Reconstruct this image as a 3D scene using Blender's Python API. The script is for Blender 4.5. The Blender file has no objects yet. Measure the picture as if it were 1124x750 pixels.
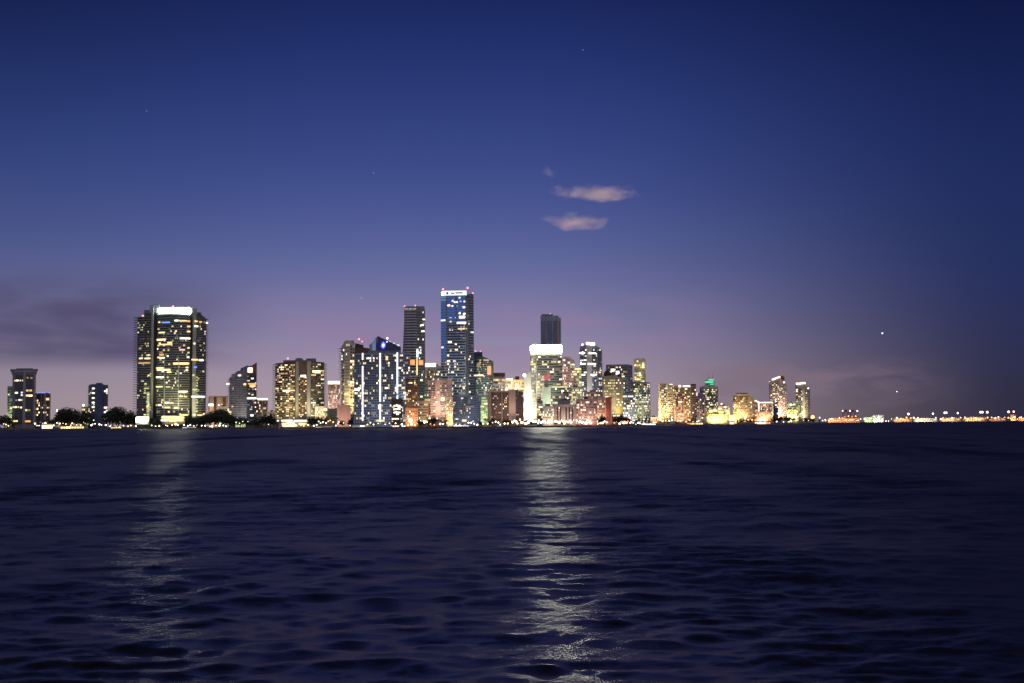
import bpy, bmesh, math, random
import numpy as np
from mathutils import Matrix, Vector, Euler

R = math.radians
rnd = random.Random(7)
scene = bpy.context.scene
COL = scene.collection

# ------------------------------------------------------------------ camera
F, CX, CY, EYE = 1436.0, 562.0, 375.0, 4.0
PITCH, ROLL = math.atan(90.5 / F), -0.0068
CM = Matrix.Rotation(math.pi / 2 + PITCH, 3, 'X') @ Matrix.Rotation(ROLL, 3, 'Z')
cam_d = bpy.data.cameras.new('camera')
cam = bpy.data.objects.new('camera', cam_d)
COL.objects.link(cam)
cam.matrix_world = Matrix.Translation((0, 0, EYE)) @ CM.to_4x4()
cam_d.sensor_width = 36
cam_d.lens = 36 * F / 1124
cam_d.clip_start, cam_d.clip_end = 0.5, 90000
scene.camera = cam
GZ = 1.5                                   # level of the shore above the water


def ray(px, py):
    return CM @ Vector(((px - CX) / F, -(py - CY) / F, -1.0))


def hor(px):
    return 469.3 - 0.0068 * px


def gx(px, D, py=None):
    d = ray(px, hor(px) - 35 if py is None else py)
    return D * d.x / d.y


def gz(px, py, D):
    d = ray(px, py)
    return EYE + D * d.z / d.y


SH = [(-400, 2300), (-60, 2150), (0, 2040), (150, 1900), (350, 1520), (480, 1270), (560, 1330), (640, 1540), (700, 1880),
      (800, 2600), (890, 3250), (950, 4700), (1124, 7600), (1500, 9000)]


def shore(px):
    for (a, da), (b, db) in zip(SH, SH[1:]):
        if px <= b:
            return da + (db - da) * (px - a) / (b - a)
    return SH[-1][1]


# ------------------------------------------------------------------ materials
def new_mat(name):
    m = bpy.data.materials.new(name)
    m.use_nodes = True
    nt = m.node_tree
    return m, nt, nt.nodes['Principled BSDF']


def solid(name, col, rough=0.7, var=0.25, scale=0.15, metal=0.0, stretch=(1, 1, 0.25)):
    m, nt, b = new_mat(name)
    tc = nt.nodes.new('ShaderNodeTexCoord')
    mp = nt.nodes.new('ShaderNodeMapping')
    mp.inputs['Scale'].default_value = stretch
    n = nt.nodes.new('ShaderNodeTexNoise')
    n.inputs['Scale'].default_value = scale
    n.inputs['Detail'].default_value = 5
    r = nt.nodes.new('ShaderNodeValToRGB')
    r.color_ramp.elements[0].position = 0.3
    r.color_ramp.elements[1].position = 0.7
    r.color_ramp.elements[0].color = [c * (1 - var) for c in col] + [1]
    r.color_ramp.elements[1].color = [min(1, c * (1 + var)) for c in col] + [1]
    nt.links.new(tc.outputs['Object'], mp.inputs[0])
    nt.links.new(mp.outputs[0], n.inputs['Vector'])
    nt.links.new(n.outputs['Fac'], r.inputs[0])
    nt.links.new(r.outputs[0], b.inputs['Base Color'])
    b.inputs['Roughness'].default_value = rough
    b.inputs['Metallic'].default_value = metal
    return m


def glow(name, col, strength, sample=False, var=0.35, scale=0.6):
    m, nt, b = new_mat(name)
    b.inputs['Base Color'].default_value = (0.05, 0.05, 0.05, 1)
    b.inputs['Roughness'].default_value = 0.3
    b.inputs['Emission Color'].default_value = (*col, 1)
    if var:
        tc = nt.nodes.new('ShaderNodeTexCoord')
        n = nt.nodes.new('ShaderNodeTexNoise')
        n.inputs['Scale'].default_value = scale
        mr = nt.nodes.new('ShaderNodeMapRange')
        mr.inputs[1].default_value, mr.inputs[2].default_value = 0.3, 0.7
        mr.inputs[3].default_value, mr.inputs[4].default_value = strength * (1 - var), strength * (1 + var)
        nt.links.new(tc.outputs['Object'], n.inputs['Vector'])
        nt.links.new(n.outputs['Fac'], mr.inputs[0])
        nt.links.new(mr.outputs[0], b.inputs['Emission Strength'])
    else:
        b.inputs['Emission Strength'].default_value = strength
    m.cycles.emission_sampling = 'AUTO' if sample else 'NONE'
    return m


M = {}
for nm, col, ro in [
    ('concrete_pale', (0.46, 0.45, 0.43), .8), ('concrete', (0.30, 0.30, 0.31), .8), ('concrete_dark', (0.20, 0.20, 0.22), .8),
    ('blue_grey', (0.27, 0.32, 0.41), .6), ('navy', (0.07, 0.10, 0.19), .5), ('brown', (0.14, 0.09, 0.072), .8),
    ('dark_brown', (0.07, 0.045, 0.045), .8), ('pink', (0.45, 0.34, 0.29), .8), ('salmon', (0.40, 0.25, 0.20), .8),
    ('cream', (0.56, 0.48, 0.34), .8), ('white', (0.74, 0.73, 0.70), .7), ('tan', (0.36, 0.28, 0.19), .8),
    ('green_grey', (0.25, 0.31, 0.28), .6), ('mauve', (0.33, 0.29, 0.33), .8), ('yellow_wall', (0.48, 0.43, 0.27), .8),
    ('slab', (0.50, 0.49, 0.47), .8), ('slab_blue', (0.36, 0.42, 0.52), .7), ('slab_dark', (0.31, 0.31, 0.31), .8), ('red_brown', (0.26, 0.07, 0.05), .8),
    ('shaft', (0.006, 0.006, 0.007), .9), ('steel', (0.18, 0.18, 0.19), .5), ('bark', (0.09, 0.065, 0.045), .9)]:  # shaft: near-black that paints in the shade of recesses
    M[nm] = solid(nm, col, ro)
M['glass'] = solid('dark_glass', (0.04, 0.05, 0.062), .12, .3, .4, stretch=(1, 1, 1))
M['glass_blue'] = solid('blue_glass', (0.035, 0.06, 0.12), .12, .3, .4, stretch=(1, 1, 1))
M['glass_green'] = solid('green_glass', (0.06, 0.075, 0.078), .15, .3, .4, stretch=(1, 1, 1))
M['leaf'] = solid('leaf', (0.035, 0.05, 0.02), .6, .5, .5, stretch=(1, 1, 1))
M['leaf_palm'] = solid('palm_leaf', (0.045, 0.065, 0.025), .5, .4, .5, stretch=(1, 1, 1))
M['earth'] = solid('paving', (0.11, 0.105, 0.095), .9, .4, .02, stretch=(1, 1, 1))
M['seawall'] = solid('seawall', (0.10, 0.095, 0.09), .9, .4, .1, stretch=(1, 1, 3))

# light that the place gives off: (colour, strength)
for nm, c, s in [
    ('w_warm', (1, .66, .30), 1.1), ('w_warmbright', (1, .76, .42), 2.6), ('w_white', (1, .90, .74), 2.0), ('w_cool', (.86, .93, 1), 1.3),
    ('w_yellow', (1, .80, .32), 1.3), ('w_orange', (1, .45, .12), 1.1), ('w_lime', (.85, .95, .45), .75), ('w_dim', (1, .66, .36), .30),
    ('w_dimwhite', (.9, .92, .85), .28), ('w_dimlime', (.75, .85, .35), .22), ('w_blue', (.16, .3, 1), 1.2), ('w_pink', (1, .62, .55), 1.0)]:
    M[nm] = glow(nm, c, s)
for nm, c, s in [
    ('lamp_white', (1, .93, .82), 7.0), ('lamp_warm', (1, .70, .36), 6.0), ('lamp_orange', (1, .40, .12), 5.0), ('lamp_red', (1, .10, .06), 4.5),
    ('lamp_blue', (.12, .14, 1), 3.0), ('lamp_green', (.45, 1, .45), 3.0), ('lamp_pink', (1, .55, .52), 5.0), ('lamp_lime', (.85, 1, .6), 6.0),
    ('beacon', (1, .30, .30), 2.2), ('star_light', (.95, .97, 1), 2.6), ('star_dim', (.85, .9, 1), .5)]:
    M[nm] = glow(nm, c, s, var=0)
for nm, c, s in [
    ('crown_white', (.90, 1, .66), 24.0), ('crown_lime', (.94, 1, .60), 76.0), ('crown_warm', (1, .82, .58), 3.0), ('sign_white', (.90, .95, 1), 1.2),
    ('strip_white', (.92, .97, 1), 1.5), ('sign_blue', (.10, .12, 1), 3.0), ('sign_core', (.75, .8, 1), 4.0), ('crown_green', (.10, .85, .42), 1.1),
    ('blue_panel', (.07, .17, .52), .42), ('blue_panel_pale', (.20, .36, .62), .48), ('orange_lit', (1, .42, .16), 1.1), ('sign_red', (1, .14, .18), .55),
    ('lobby', (1, .62, .18), 2.2), ('podium_white', (1, .96, .80), 2.4), ('podium_yellow', (1, .80, .30), 1.6), ('outline', (1, .80, .62), 1.8)]:
    M[nm] = glow(nm, c, s, sample=True, var=.2, scale=.12)


# ------------------------------------------------------------------ object helpers
def link(o, parent=None):
    COL.objects.link(o)
    if parent:
        o.parent = parent
    return o


def mesh_obj(name, verts, faces, mats, parent=None, midx=None, smooth=False):
    me = bpy.data.meshes.new(name)
    me.from_pydata([tuple(v) for v in verts], [], faces)
    for m in (mats if isinstance(mats, (list, tuple)) else [mats]):
        me.materials.append(m)
    if midx:
        me.polygons.foreach_set('material_index', midx)
    if smooth:
        me.polygons.foreach_set('use_smooth', [True] * len(me.polygons))
    me.update()
    return link(bpy.data.objects.new(name, me), parent)


def tag(o, label=None, cat=None, group=None, kind=None):
    for k, v in (('label', label), ('category', cat), ('group', group), ('kind', kind)):
        if v:
            o[k] = v
    return o


def box_vf(x0, x1, y0, y1, z0, z1, base=0):
    v = [(x0, y0, z0), (x1, y0, z0), (x1, y1, z0), (x0, y1, z0), (x0, y0, z1), (x1, y0, z1), (x1, y1, z1), (x0, y1, z1)]
    f = [(0, 3, 2, 1), (4, 5, 6, 7), (0, 1, 5, 4), (1, 2, 6, 5), (2, 3, 7, 6), (3, 0, 4, 7)]
    return v, [tuple(i + base for i in q) for q in f]


def prism_vf(poly, z0, z1):
    """poly: ccw xy points; z1 a number or a list of one height per point."""
    n = len(poly)
    zt = z1 if isinstance(z1, (list, tuple)) else [z1] * n
    v = [(x, y, z0) for x, y in poly] + [(x, y, zt[i]) for i, (x, y) in enumerate(poly)]
    f = [tuple(range(n - 1, -1, -1)), tuple(range(n, 2 * n))]
    f += [(i, (i + 1) % n, n + (i + 1) % n, n + i) for i in range(n)]
    return v, f


def tube_vf(path, radii, seg=6):
    v, f = [], []
    for i, (p, r) in enumerate(zip(path, radii)):
        p = Vector(p)
        a = Vector(path[min(i + 1, len(path) - 1)]) - Vector(path[max(i - 1, 0)])
        a.normalize()
        s = a.cross(Vector((0.3, 1, 0.1))).normalized()
        t = a.cross(s)
        for k in range(seg):
            an = 2 * math.pi * k / seg
            v.append(p + (s * math.cos(an) + t * math.sin(an)) * r)
        if i:
            for k in range(seg):
                f.append(((i - 1) * seg + k, (i - 1) * seg + (k + 1) % seg, i * seg + (k + 1) % seg, i * seg + k))
    f.append(tuple(range(seg - 1, -1, -1)))
    f.append(tuple(range((len(path) - 1) * seg, len(path) * seg)))
    return v, f


def join(parts):
    V, Fc = [], []
    for v, f in parts:
        b = len(V)
        V += list(v)
        Fc += [tuple(i + b for i in q) for q in f]
    return V, Fc


_pane = {}


def pane_mesh(mat, name='window'):
    if (mat.name, name) not in _pane:
        v, f = box_vf(-.5, .5, -.5, .5, -.5, .5)
        me = bpy.data.meshes.new(name)
        me.from_pydata(v, [], f)
        me.materials.append(mat)
        _pane[(mat.name, name)] = me
    return _pane[(mat.name, name)]


_ico = {}


def ball_mesh(mat, name):
    if (mat.name, name) not in _ico:
        bm = bmesh.new()
        bmesh.ops.create_icosphere(bm, subdivisions=1, radius=1)
        me = bpy.data.meshes.new(name)
        bm.to_mesh(me)
        bm.free()
        me.materials.append(mat)
        _ico[(mat.name, name)] = me
    return _ico[(mat.name, name)]


PAL = {
    'warm': [('w_warm', 5), ('w_warmbright', 3), ('w_dim', 4), ('w_white', 2), ('w_orange', 1)],
    'mix': [('w_warm', 4), ('w_white', 4), ('w_dim', 3), ('w_dimwhite', 3), ('w_yellow', 2), ('w_cool', 1)],
    'white': [('w_white', 5), ('w_cool', 2), ('w_dimwhite', 4), ('w_warmbright', 2)],
    'yellow': [('w_yellow', 5), ('w_lime', 3), ('w_warmbright', 2), ('w_dimlime', 4), ('w_white', 1)],
    'orange': [('w_orange', 3), ('w_warm', 5), ('w_warmbright', 4), ('w_yellow', 2), ('w_dim', 3)],
    'lime': [('w_lime', 4), ('w_dimlime', 4), ('w_yellow', 2), ('w_white', 1)],
    'pink': [('w_pink', 4), ('w_warm', 3), ('w_white', 3), ('w_dim', 3)],
}


def pick(pal):
    tot = sum(w for _, w in pal)
    r = rnd.random() * tot
    for m, w in pal:
        r -= w
        if r <= 0:
            return m
    return pal[-1][0]


class Bld:
    """One building: an Empty on the ground that parents wall, windows, balconies and roof parts. pts: [(px, depth offset)] of the front."""

    def __init__(s, name, label, cat, pts, ytop, off, wall, dep=26, group=None, gz0=None, wname='wall', z0=None):
        mid = (pts[0][0] + pts[-1][0]) / 2
        s.D = shore(mid) + off
        s.mid = mid
        s.W = [Vector((gx(p, s.D + o), s.D + o)) for p, o in pts]
        s.top = [gz(pts[i][0], ytop[i] if isinstance(ytop, (list, tuple)) else ytop, s.D + pts[i][1]) for i in range(len(pts))]
        c = sum((w.x for w in s.W)) / len(s.W)
        s.o = Vector((c, s.D + dep / 2, GZ))
        s.e = link(bpy.data.objects.new(name, None))
        s.e.location = s.o
        s.e.empty_display_size = 5
        tag(s.e, label, cat, group)
        s.dep = dep
        a, b = s.W[0], s.W[-1]
        poly = [(w.x - s.o.x, w.y - s.o.y) for w in s.W] + [(b.x + c * dep / s.D - s.o.x, b.y + dep - s.o.y), (a.x + c * dep / s.D - s.o.x, a.y + dep - s.o.y)]   # turned to face the bay
        zt = [t - GZ for t in s.top] + [s.top[-1] - GZ, s.top[0] - GZ]
        s.zt = min(s.top)
        v, f = prism_vf(poly, (z0 - GZ) if z0 else -0.5, zt)
        s.wall = mesh_obj(wname, v, f, wall, s.e)
        s.lit, s.dark = [], []
        s.nwin = 0

    def face(s, k):
        a, b = s.W[k], s.W[k + 1]
        u = (b - a)
        L = u.length
        u = u / L
        n = Vector((u.y, -u.x))
        return a, u, L, n

    def z(s, y, px=None):
        return gz(s.mid if px is None else px, y, s.D)

    def plate(s, name, k, u0, u1, z0, z1, mat, proud=0.15, thick=0.3, label=None):
        """a box on face k between fractions u0..u1 and heights z0..z1"""
        a, u, L, n = s.face(k)
        c = a + u * (L * (u0 + u1) / 2) + n * (proud - thick / 2 + thick * .0)
        o = bpy.data.objects.new(name, pane_mesh(mat, name))
        link(o, s.e)
        o.location = (c.x - s.o.x, c.y - s.o.y, (z0 + z1) / 2 - GZ)
        o.rotation_euler = (0, 0, math.atan2(u.y, u.x))
        o.scale = (max(.05, abs(u1 - u0) * L), thick, max(.05, z1 - z0))
        if label:
            o['label'] = label
        return o

    def rect(s, name, x0, x1, y0, y1, mat, k=0, proud=0.15, thick=0.3, label=None):
        """a box on face k given by picture columns and rows at that face's depth"""
        a, u, L, n = s.face(k)
        Dk = (s.W[k].y + s.W[k + 1].y) / 2
        X0, X1 = gx(x0, Dk), gx(x1, Dk)
        span = s.W[k + 1].x - s.W[k].x
        s.last = s.plate(name, k, (X0 - a.x) / span, (X1 - a.x) / span, gz(x0, y1, Dk), gz(x0, y0, Dk), mat, proud, thick, label)
        return s

    def windows(s, k, nf, nb, lit=.2, pal='mix', y0=None, y1=None, u0=.03, u1=.97, fw=.7, fh=.55, dark='glass', run=(1, 1, 1, 2), fn=None):
        z0 = s.z(y1) if y1 else GZ + 5
        z1 = s.z(y0) if y0 else min(s.top[k], s.top[k + 1]) - 2.5
        P = PAL[pal] if isinstance(pal, str) else pal
        if nb > 2 and nf > 4:
            nb, fw, lit = int(nb * 1.4), fw * .92, lit * 1.12
        for i in range(nf):
            j = 0
            while j < nb:
                pr = lit if fn is None else lit * fn((j + .5) / nb, (i + .5) / nf)
                isl = rnd.random() < pr
                m = pick(P) if isl else dark
                for q in range(rnd.choice(run) if isl else 1):
                    if j >= nb:
                        break
                    ua = u0 + (u1 - u0) * (j + .5 - fw / 2) / nb
                    ub = u0 + (u1 - u0) * (j + .5 + fw / 2) / nb
                    za = z0 + (z1 - z0) * (i + .5 - fh / 2) / nf
                    zb = z0 + (z1 - z0) * (i + .5 + fh / 2) / nf
                    if m:
                        (s.lit if isl else s.dark).append((k, ua, ub, za, zb, m))
                    j += 1
        return s

    def bands(s, k, nf, mat='glass', y0=None, y1=None, u0=.02, u1=.98, fh=.6):
        """continuous dark strips of glazing, one per floor"""
        z0 = s.z(y1) if y1 else GZ + 5
        z1 = s.z(y0) if y0 else min(s.top[k], s.top[k + 1]) - 2
        for i in range(nf):
            h = (z1 - z0) / nf
            s.dark.append((k, u0, u1, z0 + h * (i + .5 - fh / 2), z0 + h * (i + .5 + fh / 2), mat))
        return s

    def slabs(s, k0, k1, nf, y0=None, y1=None, out=1.6, xl=0, xr=0, mat='slab', th=.45, name='balcony'):
        z0 = s.z(y1) if y1 else GZ + 5
        z1 = s.z(y0) if y0 else min(s.top[k0:k1 + 2]) - 1.5
        pts = s.W[k0:k1 + 2]
        fr, bk = [], []
        for i, p in enumerate(pts):
            ns = [s.face(k0 + q)[3] for q in (i - 1, i) if 0 <= q < len(pts) - 1]
            n = sum(ns, Vector((0, 0))).normalized()
            e = Vector((-xl if i == 0 else xr if i == len(pts) - 1 else 0, 0))
            fr.append(p + n * out + e)
            bk.append(p - n * .4 + e + (Vector((9 * s.o.x / s.D, 9)) if (i in (0, len(pts) - 1) and (xl or xr)) else Vector((0, 0))))
        poly = [(p.x - s.o.x, p.y - s.o.y) for p in fr] + [(p.x - s.o.x, p.y - s.o.y) for p in reversed(bk)]
        v, f = prism_vf(poly, -th / 2, th / 2)
        o = mesh_obj(name, v, f, M[mat], s.e)
        o.location.z = z0 - GZ
        for i in range(1, nf + 1):
            c = o.copy()
            COL.objects.link(c)
            c.location.z = z0 - GZ + (z1 - z0) * i / nf
        return s

    def pier(s, k, u0, u1, mat, y0=None, y1=None, proud=.6, name='pier'):
        s.plate(name, k, u0, u1, s.z(y1) if y1 else GZ - .3, s.z(y0) if y0 else min(s.top[k], s.top[k + 1]) - .4, M[mat], proud, proud + .4)
        return s

    def roof(s, x0, x1, y, mat, y1=None, off=6, dep=9, name='roof_house', yr=None):
        """a box standing on the roof, from picture columns x0..x1, top row y (right end yr)"""
        D = s.D + off
        X0, X1 = gx(x0, D, y), gx(x1, D, y)
        zb = (gz(x0, y1, D) if y1 else min(s.top) - .3) - GZ
        zl = gz(x0, y, D) - GZ
        zr = gz(x1, yr, D) - GZ if yr else zl
        v, f = prism_vf([(X0 - s.o.x, D - s.o.y), (X1 - s.o.x, D - s.o.y), (X1 + X1 * dep / D - s.o.x, D + dep - s.o.y), (X0 + X0 * dep / D - s.o.x, D + dep - s.o.y)], zb, [zl, zr, zr, zl])
        s.last = mesh_obj(name, v, f, M[mat], s.e)
        return s

    def dome(s, x0, x1, ytop, mat, off=6, name='roof_dome'):
        D = s.D + off
        X0, X1 = gx(x0, D, ytop), gx(x1, D, ytop)
        r = (X1 - X0) / 2
        zb = min(s.top) - .4
        h = gz((x0 + x1) / 2, ytop, D) - zb
        v, f, N = [], [], 14
        for i in range(5):
            a = i / 4 * math.pi / 2
            for q in range(N):
                t = 2 * math.pi * q / N
                v.append(((X0 + X1) / 2 - s.o.x + r * math.cos(t) * max(.02, math.cos(a) ** .6), D + r - s.o.y + r * math.sin(t) * max(.02, math.cos(a) ** .6), zb - GZ + h * math.sin(a)))
        for i in range(4):
            for q in range(N):
                f.append((i * N + q, i * N + (q + 1) % N, (i + 1) * N + (q + 1) % N, (i + 1) * N + q))
        f.append(tuple(range(4 * N, 5 * N)))
        s.last = mesh_obj(name, v, f, M[mat], s.e)
        return s

    def ball(s, px, py, r, mat, name='warning_light', off=-1, pole=True):
        D = s.D + off
        p = Vector((gx(px, D, py), D, gz(px, py, D))) - Vector((s.o.x, s.o.y, GZ))
        if pole:
            zb = min(s.zt - GZ, p.z) - .5
            v, f = tube_vf([(0, 0, 0), (0, 0, max(.6, p.z - zb))], [.25, .15])
            po = mesh_obj('mast', v, f, M['steel'], s.e)
            po.location = (p.x, p.y + (0 if off > 0 else 1.6), min(zb, p.z - .6))
            if off <= 0:
                p.y += 1.6
        o = bpy.data.objects.new(name, ball_mesh(M[mat], name))
        link(o, s.e)
        o.location = p
        o.scale = (r, r, r)
        s.last = o
        return s

    def flood(s, px, y, z, power, col, back=14, size=(8, 3), tz=30, tpx=None, spread=120):
        """a real floodlight in front of the building, turned on its wall"""
        D = s.D - back
        L = bpy.data.lights.new('floodlight', 'AREA')
        L.shape = 'RECTANGLE'
        L.size, L.size_y = size
        L.energy, L.color, L.spread = power * (.30 if px > 715 else .17), col, R(spread)
        o = bpy.data.objects.new('floodlight', L)
        link(o, s.e)
        p = Vector((gx(px, D), D, z))
        t = Vector((gx(tpx or px, s.D), s.D + y, tz))
        o.location = p - s.o
        o.rotation_euler = (t - p).to_track_quat('-Z', 'Y').to_euler()
        return s

    def done(s, cap=100):
        rnd.shuffle(s.lit)
        # the largest lit windows stay parts of their own, the rest and the unlit ones are one part
        s.lit.sort(key=lambda w: -(w[2] - w[1]) * s.face(w[0])[2] * (w[4] - w[3]) if len(s.lit) > cap else 0)
        room = max(0, cap - sum(1 for c in s.e.children if c.name.split('.')[0] == 'window') - 1)
        for k, ua, ub, za, zb, m in s.lit[:room]:
            s.plate('window', k, ua, ub, za, zb, M[m], .12, .3)
        rest = s.dark + s.lit[room:]
        if rest:
            V, Fc, MI, names = [], [], [], []
            for k, ua, ub, za, zb, m in rest:
                a, u, L, n = s.face(k)
                if m not in names:
                    names.append(m)
                mi = names.index(m)
                p0, p1 = a + u * (L * ua), a + u * (L * ub)
                b0 = len(V)
                for d in (-.05, .1):
                    for (p, zz) in ((p0, za), (p1, za), (p1, zb), (p0, zb)):
                        V.append((p.x + n.x * d - s.o.x, p.y + n.y * d - s.o.y, zz - GZ))
                for q in ((4, 5, 6, 7), (0, 1, 5, 4), (1, 2, 6, 5), (2, 3, 7, 6), (3, 0, 4, 7)):
                    Fc.append(tuple(b0 + i for i in q))
                    MI.append(mi)
            w = mesh_obj('window', V, Fc, [M[q] for q in names], s.e, MI)
            w['kind'] = 'stuff'
        return s



# ------------------------------------------------------------------ sky after sunset
SUN_AZ, SUN_EL = -3.0, -1.6                # where the sun went down: behind the city (degrees; azimuth from +Y to +X)
world = bpy.data.worlds.new('World')
scene.world = world
world.use_nodes = True
nt = world.node_tree
nt.nodes.clear()
N = nt.nodes.new
LK = nt.links.new


def mth(op, a, b=None, clamp=False):
    n = N('ShaderNodeMath')
    n.operation = op
    n.use_clamp = clamp
    for i, v in enumerate((a, b)):
        if v is None:
            continue
        if isinstance(v, (int, float)):
            n.inputs[i].default_value = v
        else:
            LK(v, n.inputs[i])
    return n.outputs[0]


def lin(c):
    return [((x / 255) / 12.92 if x / 255 <= .04045 else ((x / 255 + .055) / 1.055) ** 2.4) for x in c]


def ramp(fac, stops):
    n = N('ShaderNodeValToRGB')
    n.color_ramp.interpolation = 'B_SPLINE'
    while len(n.color_ramp.elements) < len(stops):
        n.color_ramp.elements.new(.5)
    for el, (p, c) in zip(n.color_ramp.elements, stops):
        el.position = p
        el.color = (*lin(c), 1)
    LK(fac, n.inputs[0])
    return n.outputs[0]


def mixc(f, a, b):
    n = N('ShaderNodeMix')
    n.data_type = 'RGBA'
    if isinstance(f, (int, float)):
        n.inputs[0].default_value = f
    else:
        LK(f, n.inputs[0])
    for i, v in ((6, a), (7, b)):
        if isinstance(v, tuple):
            n.inputs[i].default_value = (*lin(v), 1)
        else:
            LK(v, n.inputs[i])
    return n.outputs[2]


def smooth(x, a, b):
    n = N('ShaderNodeMapRange')
    n.interpolation_type = 'SMOOTHSTEP'
    LK(x, n.inputs[0])
    n.inputs[1].default_value, n.inputs[2].default_value = a, b
    return n.outputs[0]


tc = N('ShaderNodeTexCoord')
sp = N('ShaderNodeSeparateXYZ')
LK(tc.outputs['Generated'], sp.inputs[0])
elev = mth('MULTIPLY', mth('ARCSINE', sp.outputs[2]), 180 / math.pi)
azim = mth('MULTIPLY', mth('ARCTAN2', sp.outputs[0], sp.outputs[1]), 180 / math.pi)
t = mth('DIVIDE', elev, 40.0, True)
mid = ramp(t, [(0, (178, 158, 160)), (.05, (168, 150, 168)), (.10, (136, 130, 166)), (.17, (97, 106, 158)), (.25, (64, 80, 143)), (.35, (43, 59, 122)),
               (.44, (25, 40, 98)), (.49, (20, 31, 78)), (.57, (11, 13, 24)), (1, (6, 6, 9))])
lef = ramp(t, [(0, (160, 144, 148)), (.06, (146, 133, 150)), (.12, (106, 107, 146)), (.2, (66, 82, 138)), (.32, (38, 56, 114)), (.44, (14, 26, 72)),
               (.49, (14, 24, 62)), (.57, (10, 11, 22)), (1, (6, 6, 9))])
rig = ramp(t, [(0, (46, 43, 62)), (.05, (44, 46, 74)), (.12, (38, 47, 90)), (.2, (32, 46, 96)), (.32, (23, 37, 90)), (.44, (10, 19, 60)),
               (.49, (10, 17, 52)), (.57, (8, 9, 18)), (1, (5, 5, 8))])
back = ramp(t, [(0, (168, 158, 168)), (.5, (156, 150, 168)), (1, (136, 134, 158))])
# warm after-glow in the middle, fading to the left and faster to the right, bright unseen sky added behind the viewer to light the facades
sky = mixc(smooth(azim, -5, -24), mid, lef)
sky = mixc(smooth(azim, -.5, 22), sky, rig)
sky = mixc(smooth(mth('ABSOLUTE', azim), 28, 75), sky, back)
# a bank of thin grey-purple cloud low on the left and small lit shreds low on the right
cv = N('ShaderNodeCombineXYZ')
LK(mth('MULTIPLY', azim, .16), cv.inputs[0])
LK(mth('MULTIPLY', elev, .62), cv.inputs[1])
n1 = N('ShaderNodeTexNoise')
n1.inputs['Scale'].default_value = 1.0
n1.inputs['Detail'].default_value = 3
n1.inputs['Distortion'].default_value = .25
LK(cv.outputs[0], n1.inputs['Vector'])
bank = mth('MULTIPLY', smooth(azim, -9.5, -17.0), mth('MULTIPLY', smooth(elev, 2.2, 3.2), smooth(elev, 7.2, 4.8)))
bank = mth('MULTIPLY', bank, smooth(n1.outputs[0], .12, .62))
sky = mixc(mth('MULTIPLY', bank, .85), sky, (76, 70, 104))
veil = mth('MULTIPLY', mth('MULTIPLY', smooth(azim, -16, -6), smooth(azim, 12, 2)), mth('MULTIPLY', smooth(elev, 1.6, 3.2), smooth(elev, 6.6, 4.0)))
sky = mixc(mth('MULTIPLY', veil, mth('MULTIPLY', smooth(n1.outputs[0], .40, .62), .55)), sky, (146, 122, 160))
cv2 = N('ShaderNodeCombineXYZ')
LK(mth('MULTIPLY', azim, .30), cv2.inputs[0])
LK(mth('ADD', mth('MULTIPLY', elev, 1.15), 5.4), cv2.inputs[1])
n2 = N('ShaderNodeTexNoise')
n2.inputs['Scale'].default_value = 1.0
n2.inputs['Detail'].default_value = 6
n2.inputs['Distortion'].default_value = .4
LK(cv2.outputs[0], n2.inputs['Vector'])
shred = mth('MULTIPLY', mth('MULTIPLY', smooth(azim, 6.5, 9.5), smooth(azim, 20, 11.5)), mth('MULTIPLY', smooth(elev, .3, 1.1), smooth(elev, 3.0, 1.9)))
sky = mixc(mth('MULTIPLY', shred, mth('MULTIPLY', smooth(n2.outputs[0], .36, .60), .75)), sky, (128, 110, 126))
# the physical sky with its sun just under the horizon underneath
ns = N('ShaderNodeTexSky')
ns.sky_type = 'NISHITA'
ns.sun_disc = False
ns.sun_elevation = R(SUN_EL)
ns.sun_rotation = R(SUN_AZ)
bg1, bg2, add = N('ShaderNodeBackground'), N('ShaderNodeBackground'), N('ShaderNodeAddShader')
LK(ns.outputs[0], bg1.inputs[0])
bg1.inputs[1].default_value = 0.003
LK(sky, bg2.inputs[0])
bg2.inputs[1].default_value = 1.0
LK(bg1.outputs[0], add.inputs[0])
LK(bg2.outputs[0], add.inputs[1])
wo = N('ShaderNodeOutputWorld')
LK(add.outputs[0], wo.inputs[0])
world.cycles.sampling_method = 'MANUAL'
world.cycles.sample_map_resolution = 512

# the set sun: still reaches the high clouds, while the land itself keeps it off the city
sun_d = bpy.data.lights.new('sun', 'SUN')
sun_d.energy, sun_d.angle, sun_d.color = 5.0, R(.5), (1, .66, .44)
sun = link(bpy.data.objects.new('sun', sun_d))
sv = Vector((math.sin(R(SUN_AZ)) * math.cos(R(SUN_EL)), math.cos(R(SUN_AZ)) * math.cos(R(SUN_EL)), math.sin(R(SUN_EL))))
sun.rotation_euler = sv.to_track_quat('Z', 'Y').to_euler()

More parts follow.
